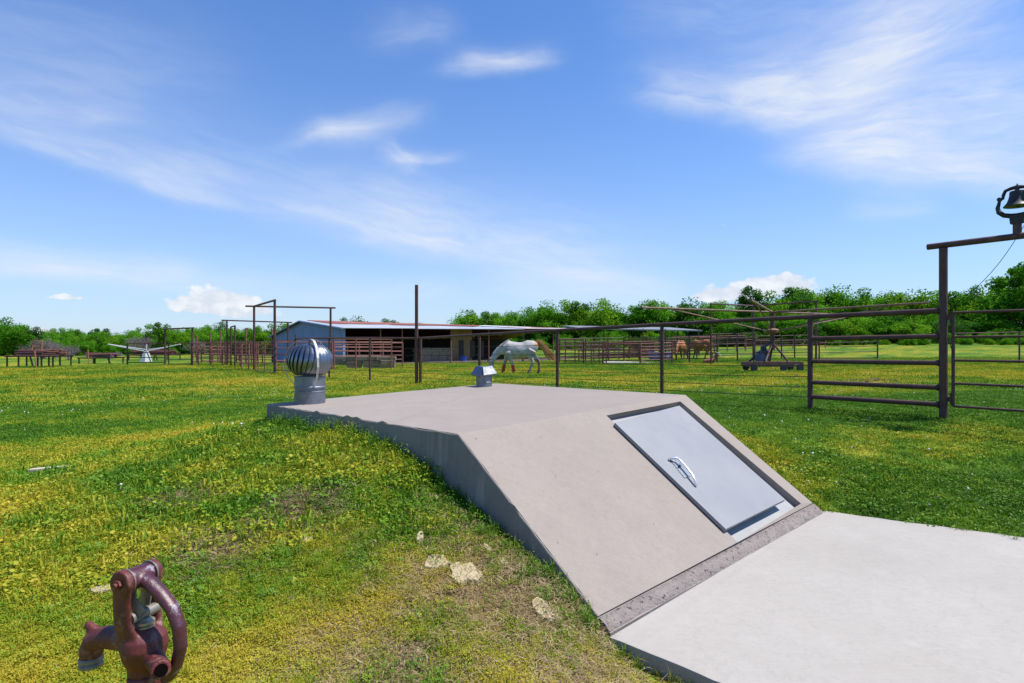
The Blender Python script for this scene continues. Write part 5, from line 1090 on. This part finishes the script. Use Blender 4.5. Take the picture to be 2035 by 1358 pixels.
def area(n, r0, r1, half, variants, weights, smin, smax, cull=None):
    az = rn.uniform(-half, half, n); r = np.sqrt(rn.uniform(r0 ** 2, r1 ** 2, n)); x, y = np.sin(az) * r, np.cos(az) * r
    k = ~inpoly(x, y, grow(SLAB, .02)) & ~inpoly(x, y, grow(PAD, .0)); so = soil(x, y); k &= rn.random(n) > so * .80
    if cull: k &= cull(x, y)
    x, y, so = x[k], y[k], so[k]; v = rn.choice(variants, size=len(x), p=np.array(weights) / sum(weights)); dr = dry(x, y)
    yl = (dr > .55) & (rn.random(len(x)) < .5); v = np.where(yl & (v <= 2), 3, v); gr = (dr < .4) & (v == 3); v = np.where(gr, 2, v)
    PX.append(x); PY.append(y); VR.append(v); SCL.append(rn.uniform(smin, smax, len(x)))
H_ = R(53)
area(30000, 1.1, 3.6, H_, [0, 1, 2, 3, 4], [3, 3, 2, 3, 3], .6, 1.2)
area(38500, 3.6, 7.5, H_, [0, 1, 2, 3, 4, 6, 8], [3, 3, 1.5, 2, 2, 1.2, .6], .75, 1.35)
area(34000, 7.5, 16, H_, [6, 7, 8], [3, 3, 2], .6, 1.05)
area(32000, 16, 48, R(44), [11, 12], [1, 1], .55, 1.0)
area(520, 1.2, 7, H_, [9, 10, 0], [2, 1.5, 1], .35, .8); area(900, 1.2, 6, H_, [5], [1], .7, 1.3)
def along(a, b, n, w, vs, smin, smax, off=0.):   # taller growth against the shelter walls
    a, b = np.array(a), np.array(b); u = (b - a) / np.linalg.norm(b - a); nn = np.array([-u[1], u[0]]); 
    if np.dot(nn, -np.mean([a, b], axis=0) + np.array([-3, 0])) < 0: nn = -nn
    t = rn.random(n); q = a + t[:, None] * (b - a) + nn * (np.abs(rn.normal(0, w, n)) + .02 + off)[:, None]; PX.append(q[:, 0]); PY.append(q[:, 1]); VR.append(rn.choice(vs, n)); SCL.append(rn.uniform(smin, smax, n))
along(A_.xy, B_.xy, 420, .06, [0, 2, 9, 10, 10], .5, 1.1); along(B_.xy, C_.xy, 260, .05, [0, 2, 9, 10, 1], .4, .85); along(PAD[0], (1.1, 2.42), 120, .03, [0, 1, 2, 9], .4, .8, -.03); along(PAD[1], PAD[2], 300, .05, [0, 1, 2, 9], .5, .9, -.03); along(D_.xy, E_.xy, 160, .05, [0, 1, 2, 9], .5, .9)
# straw litter on the bare soil
so_n = 6500; c = rn.integers(0, len(SOIL), so_n); sa = np.array(SOIL)[c]; x = sa[:, 0] + rn.normal(0, .8, so_n) * sa[:, 2]; y = sa[:, 1] + rn.normal(0, .8, so_n) * sa[:, 2]; k = ~inpoly(x, y, grow(SLAB, .03)) & ~inpoly(x, y, grow(PAD, .02)); x, y = x[k], y[k]
PX.append(x); PY.append(y); VR.append(np.full(len(x), 5)); SCL.append(rn.uniform(.6, 1.5, len(x)))
x = np.concatenate(PX); y = np.concatenate(PY); v = np.concatenate(VR); s = np.concatenate(SCL); n = len(x)
rot = np.c_[rn.normal(0, .1, n), rn.normal(0, .1, n), rn.uniform(0, 6.28, n)]
scatter('grass', pro, np.c_[x, y, gz(x, y)], rot, s, v, {'dry': dry(x, y), 'rnd': rn.random(n)}, 'short green and yellow grass with low weeds covering the field')
# white clover heads
def head(r):
    mb = MB(); mb.lathe([(0, .0), (r * .7, r * .15), (r, r * .7), (r * .7, r * 1.35), (0, r * 1.6)], 7, (0, 0, .03)); mb.tube([(0, 0, -.02), (0, 0, .035)], .0015, 3); m = mb.mesh('clover_head'); m.materials.append(M['clover']); return m
M['clover'] = material('clover_white', (.62, .60, .52), (.74, .72, .66), 60, .9)
n = 9000; az = rn.uniform(-H_, H_, n); r = np.sqrt(rn.uniform(2.5 ** 2, 19 ** 2, n)); x, y = np.sin(az) * r, np.cos(az) * r
den = fbm(x * .35, y * .35, 77, 3); k = (rn.random(n) < (.02 + np.clip((den - .50) * 4., 0, 1) * np.where(r < 6, .02, .10)) * (r > 4.5)) & ~inpoly(x, y, grow(SLAB, .05)) & ~inpoly(x, y, grow(PAD, .02)); x, y = x[k], y[k]; n = len(x)
scatter('clover_flowers', [head(.010), head(.008)], np.c_[x, y, gz(x, y) + .008], np.c_[rn.normal(0, .25, n), rn.normal(0, .25, n), np.zeros(n)], rn.uniform(.7, 1.3, n), rn.integers(0, 2, n), {}, 'white clover flower heads dotted through the grass')
